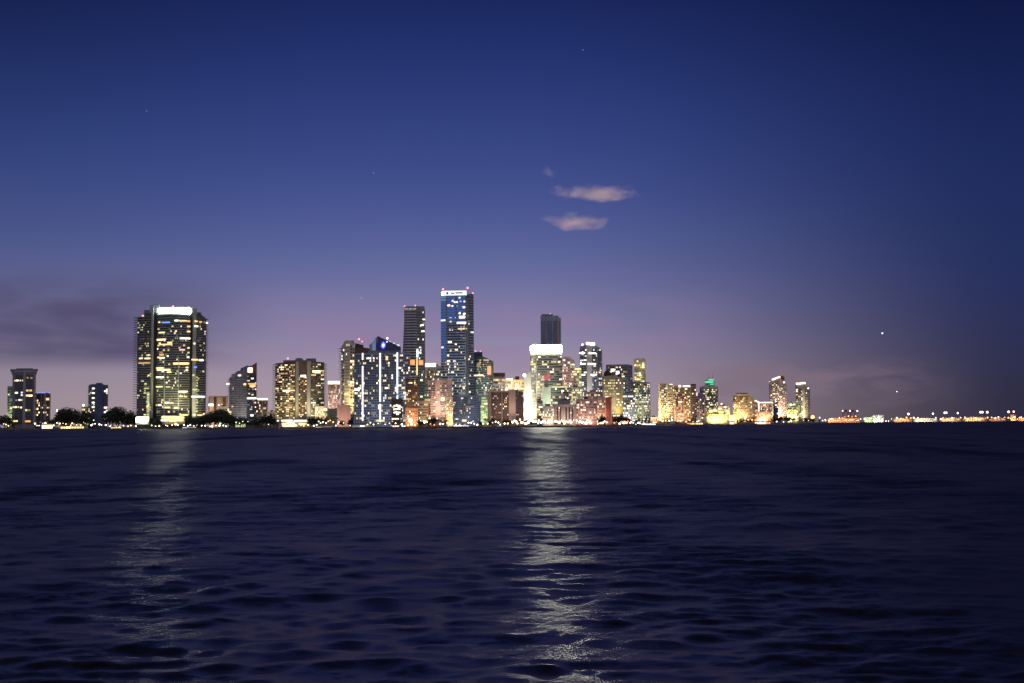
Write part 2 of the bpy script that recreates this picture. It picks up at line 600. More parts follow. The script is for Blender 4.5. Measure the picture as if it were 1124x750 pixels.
# ------------------------------------------------------------------ water: real waves near, ripples in the surface everywhere
def make_water():
    ang = np.concatenate([np.arange(-180, -40, 5.0), np.arange(-40, 40, .11), np.arange(40, 180.01, 5.0)])
    r = [0.3, 2, 4, 6]
    q = 7.5
    while q < 12000:
        r.append(q)
        q += q * .0062 if q < 400 else 2.5 if q < 1000 else 4.0 if q < 2600 else q * .008
    r = np.array(r)
    A, Rr = np.meshgrid(np.radians(ang), r)
    X, Y = Rr * np.sin(A), Rr * np.cos(A)
    sp_r = np.gradient(r)[:, None] * np.ones_like(A)
    g = np.random.default_rng(11)
    Z = np.zeros_like(X)
    DX, DY = np.zeros_like(X), np.zeros_like(X)
    nw = 120
    lam = np.exp(g.uniform(math.log(.42), math.log(19), nw))
    for L in lam:
        th = R(-90 + 19) + g.normal(0, .62 if L < 3 else .42)      # running towards the viewer, a little aslant
        k = 2 * math.pi / L
        kx, ky = k * math.cos(th), k * math.sin(th)
        slope = .025 if L < 1.1 else .018 if L < 2.2 else .0118 if L < 5 else .0058
        a = slope / k
        fade = np.clip((L / sp_r - 2.2) / 2.5, 0, 1)
        # gusts: groups of waves rather than an even pattern
        grp = .55 + .9 * np.sin(X / (L * 5.1) + g.uniform(0, 6.3)) ** 2 * np.sin(Y / (L * 6.3) + X / (L * 11) + g.uniform(0, 6.3)) ** 2 * 1.6
        ph = kx * X + ky * Y + g.uniform(0, 6.3)
        amp = a * fade * grp
        Z += amp * np.sin(ph)
        DX += .8 * amp * np.cos(ph) * kx / k
        DY += .8 * amp * np.cos(ph) * ky / k
    X, Y = X + DX, Y + DY
    nr, na = X.shape
    co = np.stack([X, Y, Z], -1).reshape(-1, 3)
    i = np.arange(nr - 1)[:, None] * na + np.arange(na - 1)[None, :]
    quads = np.stack([i, i + 1, i + na + 1, i + na], -1).reshape(-1, 4)[:, ::-1]
    me = bpy.data.meshes.new('water')
    me.vertices.add(len(co))
    me.vertices.foreach_set('co', co.ravel().astype(np.float32))
    me.loops.add(quads.size)
    me.loops.foreach_set('vertex_index', quads.ravel().astype(np.int32))
    me.polygons.add(len(quads))
    me.polygons.foreach_set('loop_start', np.arange(0, quads.size, 4, dtype=np.int32))
    me.polygons.foreach_set('loop_total', np.full(len(quads), 4, dtype=np.int32))
    me.polygons.foreach_set('use_smooth', np.ones(len(quads), dtype=bool))
    me.update(calc_edges=True)
    me.validate()
    m, wt, b = new_mat('sea_water')
    wt.nodes.remove(b)
    gl, df, mx, fr = (wt.nodes.new(q) for q in ('ShaderNodeBsdfGlossy', 'ShaderNodeBsdfDiffuse', 'ShaderNodeMixShader', 'ShaderNodeFresnel'))
    gl.inputs['Color'].default_value = (.215, .200, .262, 1)          # reflection dimmed and tinted by colour to darken the bay
    gl.inputs['Roughness'].default_value = WROUGH
    df.inputs['Color'].default_value = (.006, .0035, .0035, 1)
    fr.inputs['IOR'].default_value = 1.085
    wt.links.new(fr.outputs[0], mx.inputs[0])
    wt.links.new(df.outputs[0], mx.inputs[1])
    wt.links.new(gl.outputs[0], mx.inputs[2])
    wt.links.new(mx.outputs[0], wt.nodes['Material Output'].inputs['Surface'])
    tc = wt.nodes.new('ShaderNodeTexCoord')
    L_ = wt.links.new

    def vm(op, a_, b_):
        n = wt.nodes.new('ShaderNodeVectorMath')
        n.operation = op
        for i_, v_ in enumerate((a_, b_)):
            if isinstance(v_, tuple):
                n.inputs[i_].default_value = v_
            elif v_ is not None:
                L_(v_, n.inputs[i_])
        return n.outputs[0]

    # ripples and gust patches: slopes added to the surface normal, from hand-sized ripples to patches as long as a street
    geo = wt.nodes.new('ShaderNodeNewGeometry')
    nrm = geo.outputs['Normal']
    for sc_, st, det, amp, rot in WRIP:
        mp = wt.nodes.new('ShaderNodeMapping')
        mp.inputs['Scale'].default_value = st
        mp.inputs['Rotation'].default_value = (0, 0, rot)
        n = wt.nodes.new('ShaderNodeTexNoise')
        n.inputs['Scale'].default_value = sc_
        n.inputs['Detail'].default_value = det
        n.inputs['Distortion'].default_value = .3
        L_(tc.outputs['Object'], mp.inputs[0])
        L_(mp.outputs[0], n.inputs['Vector'])
        s_ = vm('MULTIPLY', vm('SUBTRACT', n.outputs['Color'], (.5, .5, .5)), (amp * .7, amp, 0))
        nrm = vm('ADD', nrm, s_)
    nn_ = vm('NORMALIZE', nrm, None)
    for q in (gl, df, fr):
        L_(nn_, q.inputs['Normal'])
    me.materials.append(m)
    tag(link(bpy.data.objects.new('water', me)), 'dark choppy bay water in front of the city', None, None, 'structure')


WROUGH = .29
WRIP = ((10.0, (.7, 1, 1), 2, .22, .4), (3.6, (.6, 1, 1), 2, .34, .15), (.7, (.5, 1, 1), 2, .22, -.2), (.09, (1.6, 1, 1), 3, .34, .12), (.012, (5.5, 1, 1), 4, .40, .06), (.004, (18, 1, 1), 2, .50, .03))
make_water()

# ------------------------------------------------------------------ land
def make_land():
    px = list(range(-400, 1501, 10))
    A = [Vector((gx(p, shore(p)), shore(p), GZ)) for p in px]
    V, Fc = [], []
    far = []
    for a in A:
        d = Vector((a.x, a.y, 0)).normalized() * 26000
        far.append(Vector((d.x, d.y, GZ)))
    n = len(A)
    V = A + far
    Fc = [(i, i + 1, n + i + 1, n + i) for i in range(n - 1)]
    tag(mesh_obj('ground', V, Fc, M['earth']), 'paved flat ground the city stands on', None, None, 'structure')
    V, Fc = [], []
    for i, a in enumerate(A):
        V += [a + Vector((0, -.3, -3.5)), a + Vector((0, -.3, .35)), a + Vector((0, .5, .35)), a + Vector((0, .5, -.2))]
    for i in range(n - 1):
        for q in range(3):
            Fc.append((i * 4 + q, (i + 1) * 4 + q, (i + 1) * 4 + q + 1, i * 4 + q + 1))
    tag(mesh_obj('seawall', V, Fc, M['seawall']), 'low dark seawall along the whole waterfront', None, None, 'structure')


make_land()

# ------------------------------------------------------------------ the small clouds that still catch the sun
def cloud(label, D, x0, x1, y0, y1, dens, seed, lumps):
    g = random.Random(seed)
    c = Vector((gx((x0 + x1) / 2, D, (y0 + y1) / 2), D, gz((x0 + x1) / 2, (y0 + y1) / 2, D)))
    w = D * (x1 - x0) / F
    h = D * (y1 - y0) / F
    bm = bmesh.new()
    bmesh.ops.create_icosphere(bm, subdivisions=4, radius=1)
    for v in bm.verts:
        v.co = Vector((v.co.x * w * .60, v.co.y * w * .30, v.co.z * h * .75))
    me = bpy.data.meshes.new('cloud')
    bm.to_mesh(me)
    bm.free()
    m = bpy.data.materials.new('cloud_vapour')
    m.use_nodes = True
    t = m.node_tree
    t.nodes.clear()
    nn, ll = t.nodes.new, t.links.new
    tcn, mp, no = nn('ShaderNodeTexCoord'), nn('ShaderNodeMapping'), nn('ShaderNodeTexNoise')
    mp.inputs['Scale'].default_value = (1.5 / w * lumps, 2.2 / w * lumps, 1.1 / h)
    mp.inputs['Location'].default_value = (seed * 1.7, 0, 0)
    no.inputs['Scale'].default_value = 1.0
    no.inputs['Detail'].default_value = 5
    no.inputs['Roughness'].default_value = .58
    ll(tcn.outputs['Object'], mp.inputs[0])
    ll(mp.outputs[0], no.inputs['Vector'])
    mg, ln = nn('ShaderNodeMapping'), nn('ShaderNodeVectorMath')
    mg.inputs['Scale'].default_value = (1 / (w * .58), 1 / (w * .29), 1 / (h * .72))
    ln.operation = 'LENGTH'
    ll(tcn.outputs['Object'], mg.inputs[0])
    ll(mg.outputs[0], ln.inputs[0])

    def mm(op, a, b):
        q = nn('ShaderNodeMath')
        q.operation = op
        for i, vv in enumerate((a, b)):
            if isinstance(vv, (int, float)):
                q.inputs[i].default_value = vv
            else:
                ll(vv, q.inputs[i])
        return q.outputs[0]
    fall = mm('SUBTRACT', 1.0, mm('POWER', ln.outputs['Value'], 1.2))
    d = mm('ADD', fall, mm('MULTIPLY', mm('SUBTRACT', no.outputs['Fac'], .56), 3.0))
    mr = nn('ShaderNodeMapRange')
    mr.inputs[1].default_value, mr.inputs[2].default_value = .10, 1.5
    mr.inputs[3].default_value, mr.inputs[4].default_value = 0, dens
    ll(d, mr.inputs[0])
    pv, out = nn('ShaderNodeVolumePrincipled'), nn('ShaderNodeOutputMaterial')
    pv.inputs['Color'].default_value = (.95, .90, .92, 1)
    pv.inputs['Anisotropy'].default_value = .2
    ll(mr.outputs[0], pv.inputs['Density'])
    ll(pv.outputs[0], out.inputs['Volume'])
    me.materials.append(m)
    o = link(bpy.data.objects.new('cloud', me))
    o.location = c
    tag(o, label, 'cloud', 'small clouds still lit after sunset')


cloud('long thin pinkish cloud, upper and wider of the two lit ones', 7000, 608, 700, 203, 219, .0085, 3, 2.6)
cloud('short plump pinkish cloud, lower of the two lit ones', 7200, 594, 666, 235, 251, .0105, 6, 1.6)
cloud('tiny faint wisp of cloud above the two pinkish ones', 7000, 594, 612, 184, 195, .008, 8, 2.0)

# ------------------------------------------------------------------ lights in the sky
for px, py, r, mat, lab in [
    (968.5, 366, 13, 'star_light', 'bright white star over the port, higher of the pair there'),
    (984.5, 430, 9, 'star_light', 'small white star low over the port lights'),
    (396.5, 327, 10, 'star_dim', 'faint star just above the tower with the blue logo'),
    (410, 190, 7, 'star_dim', 'faint star high in the middle of the blue sky, left of the clouds'),
    (640, 55, 7, 'star_dim', 'faint star near the top edge, above the pink clouds'),
    (161, 122, 7, 'star_dim', 'faint star high above the curved tower with the white crown')]:
    D = 22000
    o = link(bpy.data.objects.new('star', ball_mesh(M[mat], 'star')))
    o.location = (gx(px, D, py), D, gz(px, py, D))
    o.scale = (r, r, r)
    tag(o, lab, 'star')

scene.view_settings.view_transform = 'Standard'
scene.view_settings.look = 'None'
scene.view_settings.exposure = 0
scene.view_settings.gamma = 1
scene.cycles.use_denoising = True
scene.cycles.filter_width = 1.6
scene.cycles.max_bounces = 5
scene.cycles.diffuse_bounces = 2
scene.cycles.glossy_bounces = 3
scene.cycles.volume_bounces = 1
scene.cycles.sample_clamp_indirect = 30
scene.cycles.caustics_reflective = True

# ------------------------------------------------------------------ the city, left to right
WARM, AMBER, WHITE, LIMEY = (1, .68, .36), (1, .50, .16), (1, .95, .85), (.85, 1, .45)
T = 'apartment tower'

# 1 grey tower with flared top, far left
b = Bld('apartment_tower', 'grey tower with flared flat top and two dark window bays, far left', T,
        [(13.5, 3), (16.5, 0), (25, 0), (28.5, 0), (36, 0), (39, 3)], 410, 40, M['concrete_dark'], 24)
b.bands(1, 17, 'glass', 412, 466, 0, 1, .92).bands(3, 17, 'glass', 412, 466, 0, 1, .92)
b.slabs(0, 4, 0, 405.5, 409.4, .8, 1.2, 1.2, 'concrete_dark', 4.6, 'cornice')
b.slabs(0, 4, 0, 404.5, 406.4, 1.7, 2.6, 2.6, 'concrete_dark', 3.4, 'cornice')
b.roof(18, 36, 404.4, 'concrete_dark', 406, 8, 12)
b.pier(2, .1, .9, 'concrete', 409, 463, .9).pier(4, .3, 1, 'concrete', 409, 466, .7)
for x0, x1, y, m in [(15.5, 17, 418, 'w_warm'), (17.5, 20, 417.8, 'w_warmbright'), (21, 23, 417.8, 'w_pink'), (24, 25, 417.8, 'w_warm'), (16.5, 19.5, 431.3, 'w_warmbright'),
                     (23, 24.8, 431, 'w_cool'), (23, 24.8, 433.8, 'w_cool'), (17, 19, 439.5, 'w_dimwhite'), (20.5, 22.5, 439.2, 'w_white'), (23.2, 24.6, 439.2, 'w_warm'),
                     (14, 16, 447, 'w_pink'), (16.5, 18.5, 447, 'w_warmbright'), (19.5, 21.2, 447, 'w_warm'), (22.5, 24.2, 447.4, 'w_white'), (14.5, 20, 462.3, 'w_yellow')]:
    b.rect('window', x0, x1, y - .8, y + .8, M[m], 1, .2)
for x0, x1, y, m in [(29, 31, 414.8, 'w_dim'), (33, 35.4, 415, 'w_dim'), (28.8, 31, 428.8, 'w_warm'), (32, 35, 428.8, 'w_orange'), (28.5, 31.5, 434.3, 'w_yellow'),
                     (31.5, 35.5, 434.4, 'w_warmbright'), (27.8, 30, 450.4, 'w_yellow'), (30.5, 33.5, 450.4, 'w_dim'), (28, 34, 462.6, 'w_orange')]:
    b.rect('window', x0, x1, y - .9, y + .9, M[m], 3, .2)
b.done()

b = Bld('apartment_tower', 'narrow yellow-lit slab peeking out left of the flared grey tower', T, [(8, 0), (14, 0)], 424, 90, M['green_grey'], 20)
b.windows(0, 14, 2, .35, 'lime').flood(9, -2, 4, 50000, LIMEY, 12, tz=40).done()

b = Bld('apartment_tower', 'low brown block with blue rooftop lamps right of the flared grey tower', T, [(38, 0), (55.5, 0)], 431.5, 75, M['brown'], 24)
b.windows(0, 13, 7, .14, 'warm', run=(1, 1, 2)).pier(0, .08, .16, 'concrete_dark').pier(0, .40, .46, 'concrete_dark').pier(0, .62, .72, 'concrete').pier(0, .93, 1, 'concrete_dark')
for x in (40.5, 43, 45.5, 48, 53.5):
    b.rect('roof_lamp', x, x + 1.4, 430.6, 431.8, M['w_blue'], 0, .2, .6)
b.rect('window', 50.5, 54, 437, 439.5, M['w_warm']), b.rect('window', 38.5, 42, 448, 450, M['w_warmbright'])
b.done()

# 2 dark blue tower
b = Bld('apartment_tower', 'dark blue slim tower with plain windowless shaft down its middle', T, [(97, 5), (99, 1), (104, 0), (113, 0), (114, 2), (118.5, 4)], [423.5, 422, 421.6, 421.6, 422.6, 422.6], 45, M['navy'], 20)
b.windows(1, 20, 3, .12, 'white', fw=.75).windows(4, 20, 2, .12, 'white').windows(0, 20, 1, .3, 'lime')
b.slabs(0, 1, 20, 424, 464, .9, .4, 0, 'slab_dark', .4).slabs(4, 4, 20, 424, 464, .9, 0, .6, 'slab_dark', .4)
b.roof(105.5, 112.5, 420.4, 'navy', 422, 4, 8)
for y in (426.5, 431.6, 437, 442, 447):
    b.rect('window', 101.4, 104.2, y - .7, y + .8, M['w_white'], 1, 1.2)
for y in (429.5, 447.5, 452.5, 460):
    b.rect('window', 114.6, 117.6, y - .8, y + .9, M['w_white'], 4, 1.2)
b.done()

b = Bld('low_block', 'small pale block with one bright roof lamp, left of the dark blue tower', 'building', [(90, 0), (97.5, 0)], 446.5, 200, M['cream'], 20)
b.windows(0, 6, 3, .3, 'lime').ball(91.2, 445, 1.6, 'lamp_white', 'roof_lamp').done()

# 3 big curved tower
b = Bld('apartment_tower', 'big broad dark tower with curved centre bay and blazing white crown', T,
        [(150, 16), (158, 8), (166, 4), (168, 3), (172, 5), (181, 0), (190, -2), (199, 0), (208, 5), (211, 3), (215, 4), (221, 8), (226, 15)],
        [349, 345, 343, 343, 346, 345, 345, 345, 346, 343, 344, 346, 350], 45, M['glass'], 34)
b.slabs(0, 1, 41, 347.5, 456, 1.9, 4.2, 0, 'slab_dark', .6).slabs(10, 11, 41, 350, 456, 1.6, 0, 2.2, 'slab_dark', .45)
b.slabs(4, 7, 41, 349, 456, .5, 0, 0, 'concrete', .7, 'floor_band')
for k in (2, 9):
    b.pier(k, .0, 1, 'concrete', 337 if k == 2 else 339, 459, 1.6)
b.pier(3, .04, .92, 'shaft', 343, 459, .25, 'recess_shade_plate').pier(8, .08, .96, 'shaft', 344, 459, .25, 'recess_shade_plate')  # black plates on the wall paint in the shade between piers and bay
b.roof(164.5, 176, 334.3, 'blue_grey', 346, 5, 12), b.roof(206, 216, 337, 'blue_grey', 346, 5, 12), b.roof(158, 166, 340.5, 'concrete_dark', 346, 8, 12), b.roof(214, 221, 343, 'concrete_dark', 350, 9, 12)
b.roof(172, 208, 337.4, 'concrete_dark', 346, 9, 14)
for k, (xa, xb, ya, yb, yc, yd) in zip((4, 5, 6, 7), [(172.6, 181, 338.6, 344.0, 337.7, 344), (181, 190, 337.7, 344, 337.2, 344.2), (190, 199, 337.2, 344.2, 337.6, 344.8), (199, 207.8, 337.6, 344.8, 339.4, 345.6)]):
    b.rect('crown_light', xa, xb, min(ya, yc) + 1.2, max(yb, yd) - .8, M['crown_white'], k, 1.2, .8)
for x in (190,):
    b.ball(x, 336.4, 1.3, 'beacon', off=8)
for u, k in ((.9, 4), (.6, 6)):
    b.pier(k, u, u + .09, 'green_grey', 392, 457, .9, 'mullion')
litB = [(173, 175.2, 353.8, 'w_yellow'), (176.5, 186, 354, 'w_blue'), (191, 195.5, 352, 'w_white'), (195.5, 204, 352.4, 'w_warm'), (204, 207.5, 352.6, 'w_orange'), (204.5, 207.6, 358.4, 'w_warm'),
        (173.5, 181, 365.2, 'w_yellow'), (191, 192.6, 365.6, 'w_warm'), (204.4, 207.6, 364, 'w_yellow'), (197.5, 207.6, 371.6, 'w_warmbright'), (171.5, 182, 373, 'w_warmbright'),
        (183.2, 188.6, 376.2, 'w_yellow'), (173.4, 188.8, 378.2, 'w_warm'), (172, 173, 383, 'w_white'), (197, 202.5, 384.2, 'w_pink'), (205, 207, 382, 'w_yellow'), (205, 207, 387.2, 'w_lime'),
        (174.5, 179, 387, 'w_dim'), (175, 181, 393, 'w_warmbright'), (183, 184.6, 391, 'w_white'), (204.6, 206.8, 392.2, 'w_white'), (174.8, 180, 389.5, 'w_orange'), (190, 206.6, 399.2, 'w_warmbright'),
        (170.6, 180, 404, 'w_yellow'), (172, 188, 406.2, 'w_warmbright'), (183, 188, 408.6, 'w_yellow'), (203.5, 206, 403.5, 'w_yellow'), (203.5, 205.6, 406.6, 'w_white'), (170, 180.2, 414.2, 'w_white'),
        (183, 185, 414.2, 'w_lime'), (197, 199, 409.8, 'w_cool'), (182, 183.6, 420, 'w_white'), (192, 193.2, 420, 'w_white'), (170.4, 179, 424.6, 'w_yellow'), (182, 187, 424.8, 'w_lime'),
        (196.4, 205.4, 430, 'w_white'), (197.4, 201, 435.2, 'w_yellow'), (202, 205, 435.4, 'w_warm'), (181.4, 186, 442.2, 'w_warmbright'), (187, 191, 442.6, 'w_warm'), (174, 177.5, 444.8, 'w_white'),
        (170, 173, 444.8, 'w_lime'), (181, 187, 447.4, 'w_yellow'), (191.6, 195, 447.8, 'w_warmbright'), (197, 199.8, 440, 'w_dim'), (198, 206, 455.6, 'w_yellow'), (172, 176, 452, 'w_dimlime')]
for x0, x1, y, m in litB:
    xm = (x0 + x1) / 2
    k = 4 if xm < 181 else 5 if xm < 190 else 6 if xm < 199 else 7
    b.rect('window', x0, x1, y - .75, y + .8, M[m], k, 1.0 if k in (4, 7) else .7, .6)
for x0, x1, y, m in [(155.5, 158, 347, 'w_warm'), (152.5, 157, 393.4, 'w_warmbright'), (158.4, 165, 393.4, 'w_warmbright'), (151, 165, 398.4, 'w_orange'), (163, 165, 390, 'w_yellow'), (162.6, 164.4, 412, 'w_yellow'),
                     (158.6, 161, 421.6, 'w_yellow'), (158, 163.8, 426.6, 'w_lime'), (161, 163.5, 446.6, 'w_yellow'), (161, 164, 441, 'w_lime'), (157, 160, 436, 'w_dimlime'), (157.6, 160.6, 431.6, 'w_lime'), (158, 160.6, 455.6, 'w_yellow')]:
    b.rect('window', x0, x1, y - .8, y + .8, M[m], 0 if (x0 + x1) / 2 < 158 else 1, 1.0, .6)
for i in range(16):
    b.rect('window', 161.6, 164.6, 431 + i * 1.7, 432 + i * 1.7, M[rnd.choice(['w_lime', 'w_yellow', 'w_yellow', 'w_lime'])], 1, 1.0, .6)
for x0, x1, y, m in [(215, 217.6, 353.6, 'w_warm'), (219, 221, 354, 'w_orange'), (215, 218, 359, 'w_white'), (224.6, 226, 354.4, 'w_white'), (212.6, 214, 377.4, 'w_white'), (213, 218, 395.6, 'w_yellow'), (219, 222.6, 395.8, 'w_warmbright'),
                     (213, 216, 403.2, 'w_blue'), (211.6, 213.6, 412, 'w_lime'), (212, 216, 420.6, 'w_dimlime'), (212, 216.6, 427.8, 'w_lime'), (211, 217, 435.6, 'w_warmbright'), (217.4, 224, 435.6, 'w_white'), (212.6, 215, 455.4, 'w_yellow'), (218, 222.5, 455.8, 'w_warm')]:
    b.rect('window', x0, x1, y - .8, y + .8, M[m], 10 if (x0 + x1) / 2 < 215 else 11 if (x0 + x1) / 2 < 221 else 11, 1.6, .6)
b.roof(178, 203, 456.5, 'cream', 466, -10, 12, 'entrance_hall')
for x0, x1, y0, y1, m in [(179, 202, 457.5, 459.2, 'lobby'), (178.6, 186, 460.4, 462.4, 'podium_white'), (187, 195, 460.6, 463, 'lobby'), (196, 202.6, 460.4, 462.6, 'podium_yellow')]:
    b.rect('entrance_light', x0, x1, y0, y1, M[m], 6, 12.6, .5)
b.roof(149, 164, 457.6, 'white', 466, -14, 14, 'podium')
b.flood(156, -14, 5, 6000, LIMEY, 26, (14, 3), 9).flood(156, 0, 9, 150000, LIMEY, 16, (14, 3), 62).flood(189, 0, 11, 200000, (1, .88, .40), 22, (22, 3), 60).flood(219, 0, 9, 60000, (1, .9, .5), 15, (10, 3), 45)
for k, n in ((0, 4), (1, 4), (4, 5), (5, 6), (6, 6), (7, 5), (10, 4), (11, 4)):
    b.windows(k, 40, n, .075, 'yellow', 352, 456, dark=None, run=(1, 1, 2), fh=.6)
for i in range(14):
    b.dark.append((10, .05, .32, b.z(455.5 - i * 3.1), b.z(454.0 - i * 3.1), rnd.choice(['w_lime', 'w_yellow', 'w_dimlime'])))
b.done(100)

# 4 behind, pink pair
b = Bld('low_block', 'pale pink low block with dark vertical strips right of the big curved tower', 'building', [(229, 0), (250, 0)], 434.8, 320, M['pink'], 26)
b.pier(0, .28, .42, 'dark_brown', 436, 452, .4, 'window_strip').pier(0, .74, .90, 'brown', 436, 452, .4, 'window_strip').pier(0, .0, .07, 'concrete_dark', 436, 452, .4, 'window_strip')
b.rect('roof_light', 229.4, 234.5, 443.4, 445.6, M['podium_white'], 0, 2, .5)
b.windows(0, 9, 9, .12, 'pink', dark=None).flood(238, 0, 8, 60000, WARM, 25, (20, 3), 25).done()

# 5 stepped wedge tower
b = Bld('apartment_tower', 'banded white tower with stepped roof rising to a reddish fin', T, [(251.5, 14), (258, 9), (264, 5), (271, 0), (281.5, 4)], [415, 411, 407.5, 404, 404], 70, M['concrete_dark'], 26)
b.slabs(0, 2, 22, 416.5, 460, 1.3, 1.5, 0, 'slab', .7).slabs(3, 3, 22, 410, 460, .7, 0, .8, 'navy', .6, 'floor_band')
b.windows(3, 20, 5, .10, 'warm', 412, 460, dark='glass_blue', fw=.9)
b.roof(254, 259, 411, 'concrete_dark', 416, 8, 10, yr=409.6), b.roof(258.6, 264.5, 408.4, 'concrete_dark', 416, 8, 10, yr=406.4), b.roof(264, 272, 404.6, 'concrete_dark', 412, 6, 10, yr=401)
b.roof(271.6, 276.5, 402.2, 'navy', 406, 3, 10, yr=401.4)
b.roof(276.5, 281.9, 401.4, 'red_brown', 409, 1.5, 8, 'roof_fin', yr=397.8)
for x0, x1, y0, y1, m, k in [(272, 276.8, 403.8, 409, 'w_warmbright', 3), (268, 271, 421, 423, 'w_yellow', 2), (272.4, 280.8, 420.8, 422.2, 'w_orange', 3), (274, 280, 422.4, 425, 'w_warm', 3), (271.5, 281, 436.6, 438.2, 'w_white', 3), (276, 278, 432.6, 434, 'w_warm', 3),
                             (262, 265.4, 411.6, 413, 'w_white', 1), (255.6, 257.6, 425, 428, 'w_dim', 0), (254.8, 257, 445.6, 447, 'w_warm', 0), (252, 254.6, 451.6, 456.5, 'w_warmbright', 0), (275, 278, 455, 457, 'w_white', 3)]:
    b.rect('window', x0, x1, y0, y1, M[m], k, 1.5, .4)
b.rect('terrace_light', 249.4, 252.8, 420.8, 422.4, M['w_white'], 0, 3, .6)
b.flood(260, 0, 6, 30000, WHITE, 18, (14, 3), 45).done()

b = Bld('low_block', 'brown low block with a lit roof edge right of the stepped tower', 'building', [(281, 0), (294, 0)], 438.5, 140, M['brown'], 22)
b.windows(0, 8, 6, .10, 'warm').pier(0, .5, .58, 'tan').pier(0, .93, 1, 'tan')
b.rect('roof_light', 283, 294, 437.4, 439.2, M['podium_white'], 0, 1.2, .6)
b.flood(290, 0, 5, 12000, WHITE, 12, (6, 3), 20).done()

# 6 orange windows tower
b = Bld('apartment_tower', 'wide brown tower full of orange lit windows, dome on its roof', T, [(302, 10), (312, 3), (324, 0), (337, -2), (341, -2), (356, 5)], [399, 398, 397, 396.5, 396.5, 398], 55, M['brown'], 30)
b.slabs(0, 1, 27, 400, 459, 1.4, 2.6, 0, 'slab_dark', .5).slabs(4, 4, 27, 400, 459, 1.5, 0, 2.6, 'slab_dark', .5)
f1 = lambda u, v: 1.25 - .5 * abs(v - .45)
b.windows(0, 26, 4, .36, 'orange', 399.5, 460, fn=f1, fw=.8, run=(1, 1, 2)).windows(1, 26, 5, .40, 'orange', 399.5, 460, fn=f1, fw=.8, run=(1, 1, 2, 2))
b.windows(2, 26, 5, .20, 'orange', 412, 460, fw=.7).windows(4, 26, 6, .22, 'yellow', 399, 460, run=(1, 1, 2, 3), fw=.75)
b.pier(2, .05, .30, 'concrete', 397, 460, .8).pier(3, .0, 1, 'concrete', 396.8, 460, 1.0)
b.rect('window', 343, 351, 406.8, 409.2, M['w_warmbright'], 4, 1.8, .5, 'long bright window near the top'), b.rect('window', 330, 336, 411.8, 414, M['w_white'], 2, 1), b.rect('window', 311, 319, 428.2, 430, M['w_white'], 1, 1.6)
b.dome(322, 333, 392.6, 'concrete_dark', 8), b.roof(336, 347, 393.6, 'concrete_dark', 398, 8, 12), b.roof(311, 338, 395.6, 'concrete_dark', 399, 6, 14)
b.ball(316, 393.6, 1.3, 'beacon', off=8)
b.roof(306, 343, 460.6, 'cream', 472, -14, 16, 'parking_podium')
for x0, x1, y0, y1, m in [(308, 325, 461.2, 462.6, 'podium_white'), (313, 319, 464, 466.2, 'podium_yellow'), (327, 342, 461.4, 463, 'podium_white'), (314, 330, 466.8, 468, 'podium_white'), (320, 327, 463.6, 465.6, 'podium_white'), (332, 341, 464.6, 466.2, 'podium_yellow')]:
    b.rect('deck_light', x0, x1, y0, y1, M[m], 2, 15.8, .5)
b.flood(312, 0, 13, 40000, (1, .85, .3), 22, (16, 3), 40).flood(340, 0, 13, 30000, (1, .9, .5), 22, (10, 3), 40)
b.done(100)

b = Bld('office_tower', 'pink distant tower with bright white roof band, left of the pale balcony tower', 'office tower', [(360, 0), (373.5, 2)], 418.4, 420, M['pink'], 26)
b.windows(0, 20, 8, .40, 'pink', fw=.6).flood(366, 0, 6, 80000, (1, .7, .6), 22, (14, 3), 50)
b.rect('crown_light', 360.2, 373, 418.6, 421.6, M['crown_warm'], 0, .5, .6)
b.roof(355, 374, 448.5, 'yellow_wall', 470, -120, 20, 'podium')
b.rect('terrace_light', 356, 373, 449.8, 452, M['podium_white'], 0, 121, .5), b.rect('terrace_light', 356, 372, 454.6, 457.6, M['w_lime'], 0, 121, .5)
b.done()

# 7 pale tower with balconies
b = Bld('apartment_tower', 'pale tower with yellow-lit flank and balconies on its left edge', T, [(374.5, 8), (378, 4), (384, 0), (389.5, 3)], [381, 375, 374, 376.5], 110, M['concrete_pale'], 28)
b.slabs(0, 0, 26, 382, 458, 1.4, 2.2, 0, 'slab', .5).windows(0, 26, 2, .25, 'mix').windows(1, 26, 3, .12, 'mix', dark='glass', fw=.45).windows(2, 26, 2, .30, 'yellow')
b.roof(379, 388.5, 374, 'concrete_dark', 377, 3, 12)
b.roof(389, 405.5, 380, 'dark_brown', 388, 6, 16, yr=382.5), b.roof(390, 399, 376.8, 'dark_brown', 383, 8, 12, yr=379)
b.ball(394, 372.5, 1.4, 'beacon', off=10), b.ball(397.5, 375, 1.0, 'beacon', off=10)
b.roof(370, 385, 444.5, 'pink', 470, -50, 22, 'annex')
b.flood(386, 0, 18, 75000, (1, .75, .22), 16, (5, 3), 50).flood(380, 0, 18, 20000, WARM, 20, (8, 3), 40).flood(377, -50, 4, 26000, (1, .6, .45), 75, (10, 3), 14)
b.done()

